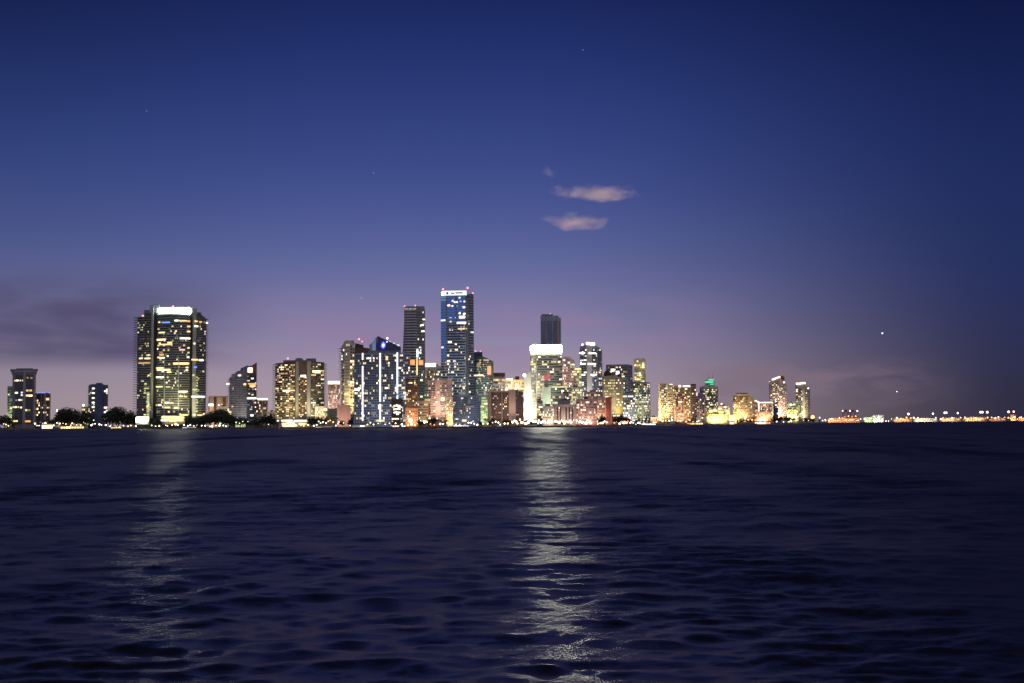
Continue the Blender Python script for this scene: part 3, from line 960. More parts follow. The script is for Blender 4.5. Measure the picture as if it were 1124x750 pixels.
# 8 grid tower with three white light strips
b = Bld('apartment_tower', 'wide blue-grey gridded tower with three vertical white light strips', T, [(388.5, 4), (450.5, 0)], [388, 387.2], 45, M['blue_grey'], 26)
b.windows(0, 28, 24, .17, 'mix', 389, 466, fw=.74, fh=.66, run=(1, 1, 1, 2), u0=.01, u1=.99)
for x, ye in ((398, 462), (417.3, 463), (436.3, 438)):
    segs = [(387.6, 395), (402, ye)] if x < 400 else [(387.6, 441), (443.5, ye)] if x < 420 else [(387, 432), (434, ye)]
    for y0, y1 in segs:
        b.rect('light_strip', x - .75, x + .75, y0, y1, M['strip_white'], 0, .8, .6)
b.roof(404, 440, 384.8, 'concrete_dark', 388, 8, 12)
b.rect('window', 388.8, 394.6, 426.4, 428.8, M['w_white']), b.rect('window', 423.4, 426, 391, 395.5, M['w_warm'])
b.flood(420, 0, 3, 16000, (.75, .85, 1), 22, (50, 3), 22).done(100)

b = Bld('office_tower', 'tower top with sloping roof and round glowing blue logo', 'office tower', [(405.5, 6), (413.4, 0), (440, 7)], [378, 376, 381], 180, M['navy'], 26)
b.roof(405.6, 414.6, 380.5, 'blue_grey', 386, 1.5, 12, 'roof_wedge', yr=368.8)
b.roof(414.6, 440, 368.8, 'navy', 384, 2, 12, 'roof_wedge', yr=381)
b.rect('lit_panel', 407.4, 413.4, 376.4, 386, M['blue_panel_pale'], 0, 1.6, .5)
b.rect('lit_panel', 412.9, 414.5, 371.4, 384, M['blue_panel_pale'], 0, 3.5, .5)
for i, (x0, x1, y) in enumerate([(424, 428.5, 375.4), (428.5, 433, 377.2), (433, 438, 379)]):
    b.rect('sign', x0, x1, y - .7, y + .8, M['sign_white'], 1, 1.2, .5)
lg = b.rect('logo', 418.6, 422.6, 376.2, 382.4, M['sign_blue'], 1, 2.5, .5).last
lg.data = ball_mesh(M['sign_blue'], 'logo')
lg.scale = (2.9, .7, 4.2)
cr = link(bpy.data.objects.new('logo_core', ball_mesh(M['sign_core'], 'logo_core')), lg)
cr.location, cr.scale = (0, -.8, 0), (.36, .5, .42)
b.ball(425, 371.4, 1.1, 'lamp_white', 'roof_lamp', off=6), b.ball(436, 380, 1.0, 'beacon', off=3)
b.done()

b = Bld('low_block', 'dark stepped block with rows of lit windows under the third light strip', 'building', [(429.5, 0), (441.5, 0)], 438, 10, M['dark_brown'], 20)
b.windows(0, 9, 5, .25, 'warm', run=(1, 2, 3))
for y in (445.5, 449.2, 453):
    b.rect('window', 432, 439.5, y - .7, y + .7, M['w_white'])
b.done()

# 9 tall dark tower flaring outwards
b = Bld('office_tower', 'tall dark ribbed tower with open crown and orange sky lobby', 'office tower', [(443.8, 2), (457, 0), (466.8, 8)], [338, 338, 339.5], 150, M['concrete_dark'], 32)
b.slabs(0, 0, 38, 341, 455, .5, 0, 0, 'slab', 1.2, 'floor_band').bands(0, 38, 'glass', 340, 456, 0, 1, .6)
b.windows(0, 38, 7, .05, 'mix', 398, 455, dark=None).windows(1, 38, 5, .07, 'white', 341, 455)
b.windows(0, 20, 7, .22, 'mix', 404, 458, dark=None)
v, f = prism_vf([(gx(441.3, b.D) - b.o.x, b.D + 6 - b.o.y), (gx(443.9, b.D) - b.o.x, b.D + 2.2 - b.o.y), (gx(443.9, b.D) - b.o.x, b.D + 30 - b.o.y), (gx(441.3, b.D) - b.o.x, b.D + 30 - b.o.y)], -.5, [b.z(392) - GZ, b.z(346) - GZ, b.z(346) - GZ, b.z(392) - GZ])
mesh_obj('flare', v, f, M['concrete_dark'], b.e)
for x0, x1 in ((444, 448), (449, 452.6), (453.4, 457)):
    b.rect('crown_light', x0, x1, 338.4, 340, M['w_dimwhite'], 0, .7, .4)
b.roof(444.2, 466, 336.4, 'steel', 340, 4, 16, 'crown_frame')
b.ball(444, 336, .9, 'beacon'), b.ball(455.6, 335.4, .9, 'beacon'), b.ball(463, 337.6, 1.0, 'lamp_white', 'roof_lamp', off=9)
b.rect('light_strip', 457.2, 458.8, 383.5, 392.5, M['strip_white'], 1, 1.2, .6), b.rect('light_strip', 458.8, 461.4, 386.4, 388, M['strip_white'], 1, 1.2, .5), b.rect('light_strip', 457.2, 458, 393, 412, M['w_yellow'], 1, 1, .5)
for x0, x1, m in ((445.4, 448.4, 'orange_lit'), (448.8, 451.8, 'w_orange'), (452.4, 455.6, 'orange_lit')):
    b.rect('sky_lobby', x0, x1, 395, 400.6, M[m], 0, .8, .5)
b.rect('sky_lobby', 459.6, 464, 395.6, 400.6, M['orange_lit'], 1, .8, .5)
for x0, x1, y in ((463.6, 465.8, 350.6), (461.6, 464.6, 357), (463, 465.4, 363.6)):
    b.rect('window', x0, x1, y - .6, y + .6, M['w_white'], 1, 1.2, .5)
b.flood(450, 0, 30, 22000, WHITE, 40, (12, 3), 110).done()

b = Bld('parking_block', 'dark brown slatted car park block in front of the tall ribbed tower', 'building', [(445.5, 0), (460, 2)], 416, 70, M['dark_brown'], 22)
b.slabs(0, 0, 18, 418, 447, .5, 0, 0, 'tan', .35, 'floor_band').windows(0, 14, 6, .12, 'warm', 417, 448, dark=None).flood(448, 0, 20, 9000, WARM, 16, (8, 3), 30).done()

b = Bld('low_block', 'orange floodlit low block at the foot of the tall ribbed tower', 'building', [(445, 0), (458.5, 0)], 448, 25, M['salmon'], 18)
b.windows(0, 5, 5, .15, 'orange', dark='glass').flood(451, 0, 3.5, 26000, AMBER, 11, (9, 3), 14).done()

b = Bld('office_tower', 'grey distant tower with white glowing roof sign between two tall towers', 'office tower', [(465, 0), (485, 0)], 402, 330, M['concrete'], 26)
b.windows(0, 22, 10, .16, 'mix').rect('roof_sign', 467, 478.4, 399, 402.6, M['crown_warm'], 0, 1, 1.5)
b.roof(477, 481, 400, 'brown', 403, 3, 8)
b.flood(474, 0, 8, 60000, WARM, 25, (14, 3), 50).done()

# 10 tallest
b = Bld('office_tower', 'tallest glass tower, blue lit upper floors under a white lettered crown', 'office tower', [(484.3, 6), (490.3, 2), (512, 0), (520.3, 10)], [325, 324.4, 323.6, 326], 190, M['glass_blue'], 34)
b.slabs(0, 1, 46, 326, 464, .35, 0, 0, 'slab_blue', 1.0, 'floor_band').slabs(2, 2, 46, 328, 464, .3, 0, 0, 'slab_dark', .7, 'floor_band')
zz = lambda y: b.z(y)
for i in range(24):
    y0 = 325.2 + i * 2.98
    b.rect('lit_panel', 484.5, 490.2, y0, y0 + 2.5, M['blue_panel_pale' if i < 2 else 'blue_panel'], 0, .5, .4)
    if y0 < 354:
        b.rect('lit_panel', 490.5, 500.4, y0, y0 + 2.5, M['blue_panel'], 1, .5, .4), b.rect('lit_panel', 501.6, 511.4, y0, y0 + 2.5, M['blue_panel'], 1, .5, .4)
b.windows(1, 44, 14, .07, 'white', 326, 464, dark=None, run=(1, 1, 1, 2, 3), fw=.8).windows(1, 22, 14, .14, 'mix', 398, 464, dark=None, run=(1, 1, 2), fw=.7).windows(0, 20, 4, .20, 'mix', 396, 464, dark=None).windows(2, 44, 5, .07, 'white', 330, 462, dark=None)
b.pier(1, .0, .035, 'steel', 326, 396, .9).pier(1, .95, 1, 'green_grey', 360, 462, 1.1).pier(2, .0, .2, 'concrete_dark', 327, 462, .8)
b.rect('sign_board', 486.2, 512.6, 319.4, 324.4, M['sign_white'], 1, 1.0, 2.2)
# the lettering on the crown is too small to read in the photograph: small dark strokes at its place
for x0, x1, y0, y1 in [(490.4, 492.6, 320.8, 323.4), (495.4, 499.4, 321.6, 322.9), (500.6, 508.4, 321.1, 322.4)]:
    b.rect('sign_lettering', x0, x1, y0, y1, M['steel'], 1, 1.2, .3)
b.rect('crown_light', 486, 488.6, 321, 324.4, M['crown_white'], 0, 1.6, .6)
b.roof(512.6, 519.6, 322.6, 'steel', 330, 9, 14)
b.ball(486.3, 317.6, 1.3, 'beacon', off=3), b.ball(513.2, 316.2, 1.4, 'beacon', off=3), b.ball(519, 322, 1.1, 'beacon', off=10)
for x0, x1, y, m in [(491.6, 494.4, 335.4, 'w_warmbright'), (496, 498, 336, 'w_cool'), (496.4, 498.2, 330.4, 'w_cool'), (498.8, 500.4, 331.8, 'w_white'), (501.4, 502.8, 331.8, 'w_white'), (504, 506, 327, 'w_cool'), (509.4, 511.2, 331.2, 'w_cool'),
                     (501.6, 503, 336, 'w_dimwhite'), (508.6, 511, 337.6, 'w_white'), (504, 506, 344.2, 'w_white'), (509, 511.4, 344.6, 'w_white'), (494, 496, 353.2, 'w_warm'), (485, 487.4, 381.4, 'w_cool'), (492, 496, 375.6, 'w_white'), (494, 495.6, 385, 'w_warm')]:
    b.rect('window', x0, x1, y - .8, y + .8, M[m], 0 if x0 < 490 else 1, .9, .4)
b.rect('window', 501.8, 512, 353.6, 355.4, M['w_white'], 1, .9, .4), b.rect('window', 503, 513, 360.4, 361.8, M['w_warm'], 1, .9, .4), b.rect('window', 504.4, 511, 347, 349.6, M['w_white'], 1, .9, .4), b.rect('window', 484.6, 489.6, 351, 352.6, M['w_cool'], 0, .9, .4)
b.flood(500, 0, 40, 20000, WHITE, 40, (14, 3), 90).done(100)

# 11 rounded green glass
b = Bld('office_tower', 'rounded greenish glass tower with orange lit window near its top', 'office tower', [(519.5, 8), (523, 3), (530, 0), (537, 2), (541.8, 9)], [393, 391.6, 391.4, 394, 397], 230, M['glass_green'], 28)
b.windows(1, 22, 6, .16, 'lime', 394, 450, dark=None).windows(2, 22, 6, .18, 'mix', 394, 450, dark=None).windows(3, 22, 4, .10, 'mix', 400, 450, dark=None)
b.slabs(0, 3, 22, 395, 450, .3, 0, 0, 'green_grey', .4, 'floor_band')
b.roof(519, 529.5, 386.4, 'navy', 393, 8, 10), b.ball(522, 385.6, 1.0, 'beacon', off=10), b.ball(527.5, 385.8, .8, 'beacon', off=10)
b.rect('window', 534.8, 538.6, 402, 411.6, M['orange_lit'], 3, .9, .4), b.rect('floor_light', 520, 531, 411.6, 412.8, M['w_white'], 1, .9, .4)
em = b.rect('emblem', 523.2, 528.4, 397.4, 404, M['w_dim'], 1, 1.2, .5).last
em.data = ball_mesh(M['w_dim'], 'emblem')
em.scale = (3.0, .5, 3.6)
b.flood(530, 0, 20, 90000, (.95, 1, .92), 30, (16, 3), 80).done()

b = Bld('office_block', 'grey office block with dark flat roof right of the rounded glass tower', 'office block', [(541, 0), (554.2, 2)], 413, 290, M['concrete'], 24)
b.roof(540.6, 554.4, 409.4, 'dark_brown', 413.6, -1.5, 22, 'roof'), b.windows(0, 12, 7, .55, 'mix', run=(1, 2, 3)).flood(548, 0, 15, 30000, WARM, 20, (10, 3), 50).done()

b = Bld('office_block', 'pale distant block with lit roof terrace behind the brown twin slabs', 'office block', [(552, 0), (566, 0)], 416, 360, M['concrete_pale'], 24)
b.windows(0, 12, 9, .30, 'pink').flood(560, 0, 25, 90000, WARM, 22, (14, 3), 60)
b.rect('terrace_light', 556, 563, 415.6, 417.2, M['w_white'], 0, .8, .6)
b.done()
b = Bld('office_block', 'pale distant block with small red box on its roof', 'office block', [(564, 0), (577, 0)], 417, 330, M['cream'], 24)
b.windows(0, 12, 7, .28, 'pink').roof(565.4, 570, 413.2, 'red_brown', 418, 3, 8), b.rect('window', 566, 568, 421, 427, M['w_white'])
b.flood(570, 0, 25, 90000, WARM, 22, (14, 3), 60).done()

# 12 pink pale stepped block
b = Bld('apartment_block', 'pinkish stepped block with pale pier, in front of the tallest tower', 'apartment block', [(470, 3), (473, 0), (478, 0), (483, 1), (490, 3), (496, 5)], 417, 120, M['pink'], 22)
b.slabs(1, 1, 17, 420, 462, .6, 0, 0, 'tan', .45).slabs(3, 4, 17, 425, 462, .6, 0, 0, 'slab', .45)
for k, n in ((0, 1), (1, 3), (3, 3), (4, 4)):
    b.windows(k, 17, n, .22, 'pink', 420 if k < 4 else 426, 463)
b.windows(2, 17, 2, .10, 'pink', dark=None)
b.rect('window', 484, 487.4, 436, 440, M['w_warmbright'], 3, 1, .5, 'large bright window'), b.rect('window', 480, 482, 429.6, 431.6, M['w_warm'], 2, 1), b.rect('window', 478, 480, 440.6, 442, M['w_white'], 2, 1)
b.flood(478, 0, 9, 42000, (1, .66, .55), 16, (16, 3), 45).flood(490, 0, 9, 30000, (1, .80, .55), 16, (12, 3), 30).done()

b = Bld('apartment_block', 'yellow-white lit narrow block left of the bluish balcony block', 'apartment block', [(490, 0), (499, 0)], 436, 80, M['cream'], 18)
b.windows(0, 11, 5, .35, 'mix').flood(494, 0, 6, 26000, WARM, 14, (8, 3), 24).flood(495, 0, 3, 12000, AMBER, 8, (5, 3), 8).done()

b = Bld('apartment_block', 'bluish grey balcony block with plain dark blue right end', 'apartment block', [(497, 2), (509, 0), (516.5, 0), (527.5, 4)], [435.4, 434.4, 434, 435], 40, M['blue_grey'], 22)
b.slabs(0, 1, 13, 437, 465, .9, .6, 0, 'slab_dark', .4).windows(0, 13, 6, .16, 'mix', 436, 466).windows(1, 13, 4, .14, 'mix', 436, 466).windows(2, 13, 5, .04, 'white', 436, 466, dark='glass_blue', fw=.5)
b.rect('window', 507, 512, 460.5, 463, M['w_warm'], 1, 1.2), b.rect('floor_light', 510.6, 520, 446.2, 447, M['w_dimwhite'], 1, 1.4)
b.flood(508, 0, 2.5, 8000, (.8, .88, 1), 20, (16, 3), 20).done()

b = Bld('low_block', 'yellow-green lit low block left of the brown twin slabs', 'building', [(526.5, 0), (538, 0)], 433, 150, M['green_grey'], 18)
b.windows(0, 9, 5, .5, 'lime', run=(2, 3)).flood(531, 0, 6, 22000, LIMEY, 14, (8, 3), 20).done()

# 13 brown twin
b = Bld('apartment_block', 'brown twin slabs joined by a pale pink central shaft', 'apartment block', [(535.4, 4), (538.4, 0), (558.6, 0), (566, -1.5), (574.4, 1)], [430.4, 430, 429.4, 427.6, 430], 55, M['brown'], 22)
for k, n in ((1, 9), (3, 4)):
    b.windows(k, 13, n, .09, 'pink', 431.5, 461, dark='glass', fw=.55, fh=.5)
b.pier(1, .60, .64, 'tan', 430, 462, .5).pier(1, .0, .03, 'pink', 430, 462, .5).pier(2, .0, 1, 'pink', 428, 462, .6).pier(0, 0, 1, 'cream', 430.4, 462, .4)
b.roof(538, 574, 428.8, 'pink', 430.6, -.8, 20, 'roof_edge')
b.flood(562, 0, 4, 17000, (1, .72, .55), 18, (10, 3), 22).flood(545, 0, 4, 9000, (1, .7, .5), 18, (14, 3), 22).done()

# 14 floodlit slab
b = Bld('apartment_tower', 'white slab tower floodlit brighter towards its foot, yellow right side', T, [(575, 0), (583, -2), (589, 4)], [412, 407.6, 409], 140, M['white'], 18)
b.windows(1, 20, 3, .35, 'lime', 412, 452, fw=.5).ball(575.6, 412, 2.0, 'lamp_white', 'roof_lamp')
b.flood(578, 0, 5, 150000, (1, .95, .78), 12, (9, 4), 42).flood(587, 0, 5, 60000, (1, .85, .28), 14, (5, 3), 50).done()

# 15 white band tower
b = Bld('office_tower', 'tower wrapped in a blazing greenish-white band at its roof', 'office tower', [(582.4, 10), (588.4, 0), (617.4, 0)], 378, 210, M['concrete_dark'], 32)
b.windows(1, 26, 14, .22, 'mix', 390.5, 462, run=(1, 1, 2, 3, 4), fw=.85, u0=.04, u1=.98).windows(0, 26, 3, .32, 'yellow', 390, 462)
b.slabs(1, 1, 26, 390.5, 462, .3, 0, 0, 'slab_dark', .5, 'floor_band').pier(1, .0, .04, 'concrete', 389, 462, .5)
b.rect('crown_light', 583.4, 588.2, 379.8, 387.6, M['crown_lime'], 0, .8, .6), b.rect('crown_light', 588.5, 617, 379.6, 387.6, M['crown_lime'], 1, .8, .6)
b.roof(588, 617, 378.8, 'steel', 389, 3, 20, 'roof_house')
b.pier(0, .1, .9, 'concrete_pale', 389, 462, .06).flood(585, 3, 30, 170000, (1, .95, .6), 18, (6, 3), 100).done(100)  # paler plate puts the lit look of the left face into its colour

b = Bld('office_tower', 'plain dark slim tower rising behind the greenish-white band', 'office tower', [(594, 4), (607, 0), (616.4, 10)], [347, 346.4, 349], 520, M['blue_grey'], 32)
b.bands(0, 34, 'glass_blue', 352, 380, .04, .96, .35).bands(1, 34, 'glass', 352, 380, .1, .9, .5)
b.roof(594.4, 607, 345, 'concrete_dark', 350, 5, 16), b.roof(607.4, 613, 346.6, 'concrete_dark', 351, 8, 12), b.ball(604, 344.6, .9, 'beacon', off=8)
b.pier(0, .45, .52, 'concrete', 350, 380, .4).pier(1, .55, .75, 'tan', 352, 380, .5).done()

# 16 green-white low tower with red sign
b = Bld('office_block', 'pale green block with red roof sign, below the banded tower', 'office block', [(595.6, 4), (604, 0), (624.5, 3)], [425.4, 424.4, 425], 100, M['green_grey'], 22)
b.wall.data.materials[0] = M['concrete_pale']
b.windows(1, 14, 9, .24, 'yellow', 426, 455, dark='glass_green', fw=.92, fh=.7, run=(1, 1, 2)).windows(0, 14, 3, .05, 'lime', dark=None)
b.rect('roof_light', 606, 623, 424.2, 425.6, M['w_lime'], 1, .7, .5)
sg = b.rect('roof_sign', 596.8, 603.4, 411.4, 417, M['sign_red'], 0, -1, 1.0, 'glowing red sign').last
b.roof(598, 601.8, 417.2, 'steel', 426, 7, 3, 'sign_post')
b.flood(600, 0, 8, 60000, (.75, 1, .68), 16, (9, 3), 48).done()

b = Bld('apartment_tower', 'pale pinkish tower behind, right of the greenish-white band', T, [(617.6, 4), (626, 0), (631, 4)], [392, 391.6, 397], 300, M['pink'], 26)
b.windows(0, 24, 5, .25, 'pink').windows(1, 24, 3, .35, 'yellow').roof(627, 630, 395, 'dark_brown', 399, 4, 6)
b.flood(622, 0, 20, 110000, (1, .72, .6), 22, (14, 3), 70).done()

b = Bld('apartment_block', 'narrow yellow-white brightly lit block left of the round-crowned tower', 'apartment block', [(629.5, 0), (638.5, 0)], 404.5, 200, M['cream'], 20)
b.windows(0, 19, 5, .60, 'yellow', run=(1, 2, 3)).rect('roof_light', 631, 638, 404.4, 406, M['w_yellow'], 0, .7, .5)
b.flood(634, 0, 15, 60000, (1, .85, .45), 16, (8, 3), 60).done()

# 17 round-crowned
b = Bld('apartment_tower', 'tower with rounded bright crown and pale central spine, right of centre', T, [(637, 8), (641, 3), (644.4, 0), (650, 0), (656, 3), (661, 9)], [381, 379, 377.6, 378, 380, 384], 190, M['blue_grey'], 30)
for k, n in ((0, 2), (1, 2), (3, 3), (4, 3)):
    b.windows(k, 28, n, .20, 'white', 383, 446)
b.slabs(0, 1, 28, 383, 446, .8, .6, 0, 'slab_dark', .4).slabs(3, 4, 28, 385, 446, .8, 0, .8, 'slab_dark', .4).pier(2, 0, 1, 'concrete_pale', 378, 446, .8)
for y, x0, x1 in ((387.6, 637, 643), (388, 646, 654), (399.6, 638, 643.6), (399.8, 645, 654), (411.6, 638.4, 643), (411.6, 648, 654.4)):
    b.rect('window', x0, x1, y - .8, y + .7, M['w_white'], 1 if x0 < 642 else 3, 1.4, .5)
b.dome(643.6, 653.6, 374.6, 'white', 5, 'crown')
b.rect('crown_light', 643.8, 647.8, 375.8, 378.6, M['crown_warm'], 2, 1.6, .6), b.rect('crown_light', 648, 653, 376.2, 379.4, M['crown_warm'], 3, 1.6, .6)
b.ball(639.4, 378.4, 1.5, 'lamp_pink', 'roof_lamp', off=5)
b.flood(648, 0, 14, 80000, WHITE, 26, (18, 3), 70).done()

# 18 beige with domes
b = Bld('apartment_block', 'beige block with dark domed roof turrets and yellow right side', 'apartment block', [(660.6, 3), (676, 0), (684, 5)], [413, 412.4, 415], 120, M['tan'], 24)
b.windows(0, 14, 7, .42, 'yellow', 416, 458, dark=None, fw=.5, fh=.45).windows(1, 14, 3, .25, 'white', 416, 458, dark=None, fw=.5, fh=.45)
b.dome(662.4, 671.5, 406.6, 'dark_brown', 3), b.dome(676.4, 682.6, 410.4, 'dark_brown', 5)
b.flood(668, 0, 12, 40000, (1, .95, .8), 16, (14, 3), 48).flood(681, 2, 12, 30000, (1, .88, .22), 9, (5, 3), 52).done()

b = Bld('apartment_tower', 'grey flat-topped tower with dark right edge behind the domed beige block', T, [(665.4, 2), (689.4, 0), (694.6, 5)], [400.4, 400, 401], 230, M['concrete_dark'], 26)
b.windows(0, 24, 12, .26, 'mix', 402, 462, run=(1, 1, 2)).slabs(0, 0, 24, 402, 462, .5, 0, 0, 'slab_dark', .4, 'floor_band').windows(1, 24, 2, .05, 'white', 402, 462)
b.rect('window', 676.6, 680, 407.4, 411, M['w_white'], 0, .8, .5), b.rect('window', 671, 674.6, 405, 408, M['w_white'], 0, .8, .5)
b.flood(685, 0, 10, 50000, WHITE, 26, (14, 3), 60).done()

b = Bld('apartment_tower', 'two-tier tower sprinkled with yellow windows, slim upper part', T, [(694.4, 3), (704, 0), (713.6, 4)], [419, 419, 420], 120, M['green_grey'], 26)
b.windows(0, 18, 7, .38, 'yellow', 421, 464).windows(1, 18, 7, .36, 'mix', 421, 464).slabs(0, 1, 18, 421, 464, .6, .4, .4, 'slab_dark', .4)
b.roof(696, 708.6, 394.6, 'cream', 420, 6, 16, 'upper_tier')
for i in range(11):
    for j in range(5):
        if rnd.random() < .62:
            x = 696.7 + j * 2.4
            b.rect('window', x, x + 1.5, 396 + i * 2.2, 397.2 + i * 2.2, M[pick(PAL['yellow'])], 0 if x < 703 else 1, -2.2 if x < 703 else -1.6, 2.6)
b.roof(697, 708, 393.4, 'white', 395.4, 5, 10, 'roof_edge')
b.flood(704, 0, 8, 55000, (1, .92, .6), 18, (16, 3), 48).done(100)

# 19 the low pink row on the waterfront
b = Bld('waterfront_block', 'white low waterfront block at the left end of the pink row', 'building', [(595.5, 0), (608, 0)], 446, 20, M['concrete_pale'], 16)
b.windows(0, 5, 7, .3, 'white').roof(598, 604, 443.6, 'concrete', 447, 4, 6)
b.flood(601, 0, 3, 16000, WARM, 10, (12, 2), 12).done()
b = Bld('waterfront_block', 'pinkish white low block with tall dark columns of windows', 'building', [(608, 0), (632, 0)], 444, 24, M['pink'], 16)
for u in (.12, .26, .52, .66, .80):
    b.pier(0, u, u + .07, 'dark_brown', 447, 462, .3, 'window_strip')
b.windows(0, 6, 12, .10, 'pink', dark=None).roof(612, 626, 439.4, 'concrete', 445, 3, 10), b.roof(619, 625, 438, 'dark_brown', 441, 5, 6)
b.flood(620, 0, 3, 14000, (1, .80, .66), 11, (20, 2), 12).done()
b = Bld('waterfront_block', 'salmon block with lit window rows in the middle of the pink row', 'building', [(632, 0), (655.4, 0)], 438, 30, M['salmon'], 18)
b.windows(0, 8, 11, .38, 'pink', run=(1, 2)).roof(641, 646, 436, 'dark_brown', 439, 4, 6)
b.flood(643, 0, 3, 26000, (1, .70, .54), 11, (20, 2), 14).done()
b = Bld('waterfront_block', 'reddish block with dark red corner pier at the right of the pink row', 'building', [(655.4, 0), (671.4, 0)], [437, 435.6], 30, M['salmon'], 18)
b.windows(0, 8, 6, .22, 'pink', u1=.55).pier(0, .60, .88, 'red_brown', 436.4, 463, .6).flood(661, 0, 3, 18000, (1, .66, .50), 11, (14, 2), 16).done()

# 20 right cluster
b = Bld('apartment_tower', 'yellow-edged tower at the left end of the right-hand cluster', T, [(722.8, 0), (724.6, 0), (731, 2), (740, 3)], [421, 421, 421.4, 423], 60, M['cream'], 24)
b.windows(1, 18, 4, .45, 'yellow', 423, 463).windows(2, 18, 5, .2, 'mix', 423, 463, dark='glass').pier(2, .15, .3, 'concrete_pale', 423, 464, .6).slabs(1, 1, 18, 423, 463, .6, 0, 0, 'tan', .5)
b.flood(724, 0, 5, 110000, (1, .72, .3), 14, (8, 3), 50).flood(735, 0, 5, 30000, WARM, 16, (10, 3), 40).done()
b = Bld('apartment_tower', 'brown block with bright white roof lamps in the right-hand cluster', T, [(734, 0), (758, 1), (764, 4)], [424, 423.4, 423.4], 110, M['tan'], 24)
b.windows(0, 18, 12, .26, 'orange', 426, 464, run=(1, 1, 2)).windows(1, 18, 3, .1, 'warm')
b.roof(758, 764, 421.6, 'dark_brown', 425, 4, 10)
b.rect('roof_light', 734.4, 738, 421.8, 425.6, M['crown_warm'], 0, .8, .6), b.rect('roof_light', 745, 747.4, 423, 425, M['crown_warm'], 0, .8, .6), b.rect('roof_light', 749.6, 757.6, 423.4, 424.8, M['w_white'], 0, .8, .6)
b.flood(745, 0, 5, 80000, (1, .66, .34), 16, (20, 3), 30).done()
b = Bld('apartment_block', 'mauve grey block with pale vertical ribs in the right-hand cluster', 'apartment block', [(751.6, 0), (775, 2)], [437, 436], 30, M['mauve'], 20)
b.windows(0, 13, 10, .24, 'warm', 438, 464)
for u in (.02, .22, .45, .66, .90):
    b.pier(0, u, u + .05, 'concrete_pale', 437.6, 464, .6)
b.roof(764, 772, 431.6, 'mauve', 438, 4, 12, 'upper_tier'), b.roof(756, 762, 435, 'mauve', 438, 4, 8), b.rect('roof_light', 763, 766, 431, 434.6, M['w_pink'], 0, -2, 1)
b.flood(760, 0, 4, 60000, WARM, 16, (20, 3), 24).done()
b = Bld('apartment_tower', 'tower with green glowing crown and twin antennas', T, [(768, 4), (774, 0), (783, 0), (788, 4)], [425, 423, 423, 425], 110, M['concrete'], 24)
for k, n in ((0, 3), (1, 5), (2, 3)):
    b.windows(k, 17, n, .34, 'yellow', 427, 462)
b.slabs(0, 2, 17, 427, 462, .6, .5, .5, 'slab_dark', .5)
b.rect('crown_light', 774.2, 783, 418.6, 420.4, M['crown_green'], 1, 1, .6), b.rect('crown_light', 778, 784, 416.4, 417.8, M['crown_green'], 1, 1, .6), b.rect('crown_light', 779.4, 783.6, 421.4, 422.4, M['crown_green'], 1, 1, .6)
b.roof(774, 784, 417, 'green_grey', 424, 3, 12, 'roof_house')
for x in (778, 782.2):
    D = b.D + 6
    v, f = tube_vf([(0, 0, 0), (0, 0, gz(x, 410, D) - gz(x, 418, D))], [.45, .15])
    a = mesh_obj('antenna', v, f, M['steel'], b.e)
    a.location = (gx(x, D, 415) - b.o.x, D - b.o.y, gz(x, 418, D) - GZ)
b.flood(778, 0, 8, 130000, (1, .88, .5), 20, (16, 3), 40).done()
b = Bld('stepped_block', 'brilliant yellow lit low stepped block in the right-hand cluster', 'building', [(774, 0), (800, 0)], [453.5, 456], 20, M['yellow_wall'], 20)
b.windows(0, 5, 14, .75, [('podium_yellow', 4), ('w_warmbright', 3), ('w_yellow', 3)], run=(1, 2, 3))
b.roof(777, 788, 448.5, 'yellow_wall', 454, 5, 10, 'upper_tier'), b.roof(786, 796, 450.5, 'cream', 455, 4, 10, 'upper_tier')
for x0, x1, y0, y1 in ((778, 782, 450, 453), (783, 787, 449.6, 452), (789, 794, 451.4, 454)):
    b.rect('window', x0, x1, y0, y1, M['podium_yellow'], 0, -2.6, 1)
b.ball(792, 443.6, 1.6, 'lamp_pink', 'roof_lamp', off=9), b.ball(796, 447, 1.6, 'lamp_white', 'roof_lamp', off=9)
b.flood(787, 0, 4, 50000, (1, .82, .3), 12, (26, 3), 14).done()
b = Bld('apartment_block', 'low warm lit block between the yellow stepped block and the brownish tower', 'apartment block', [(798, 0), (808, 0)], 455.6, 30, M['cream'], 18)
b.windows(0, 4, 7, .6, 'warm').ball(800, 453.4, 2.0, 'lamp_pink', 'roof_lamp').flood(803, 0, 4, 26000, (1, .75, .3), 12, (10, 3), 12).done()
b = Bld('apartment_tower', 'brownish yellow tower left of the block outlined in light', T, [(804.5, 5), (809, 0), (821, 0), (828, 3)], [434.5, 432.6, 432.6, 438], 80, M['tan'], 26)
for k, n in ((0, 3), (1, 7), (2, 4)):
    b.windows(k, 14, n, .22, 'warm', 436 if k < 2 else 441, 462, run=(1, 1, 2))
b.slabs(0, 1, 14, 436, 462, .8, .6, 0, 'tan', .5).roof(808, 821, 431.4, 'tan', 434, 4, 12)
b.flood(806, 0, 5, 120000, (1, .78, .25), 18, (10, 3), 32).flood(815, 0, 5, 80000, WARM, 18, (14, 3), 32).done()
b = Bld('apartment_block', 'block outlined by a frame of white light along roof and corners', 'apartment block', [(821.6, 0), (833, 3), (847.6, 3)], [437.6, 441.4, 442.6], 50, M['mauve'], 22)
b.windows(0, 11, 6, .16, 'warm', 442.5, 462, u0=.2, u1=.9).windows(1, 11, 8, .38, 'orange', 444, 462, u0=.12)
b.rect('light_strip', 822, 823.4, 438, 458.6, M['outline'], 0, 1, .6), b.rect('light_strip', 832, 833.2, 441.4, 458.4, M['outline'], 0, 1, .6)
for i in range(4):
    x = 822.6 + i * 2.6
    b.rect('light_strip', x, x + 2.6, 437.4 + i * 1.0, 438.8 + i * 1.0, M['outline'], 0, 1.4, .6)
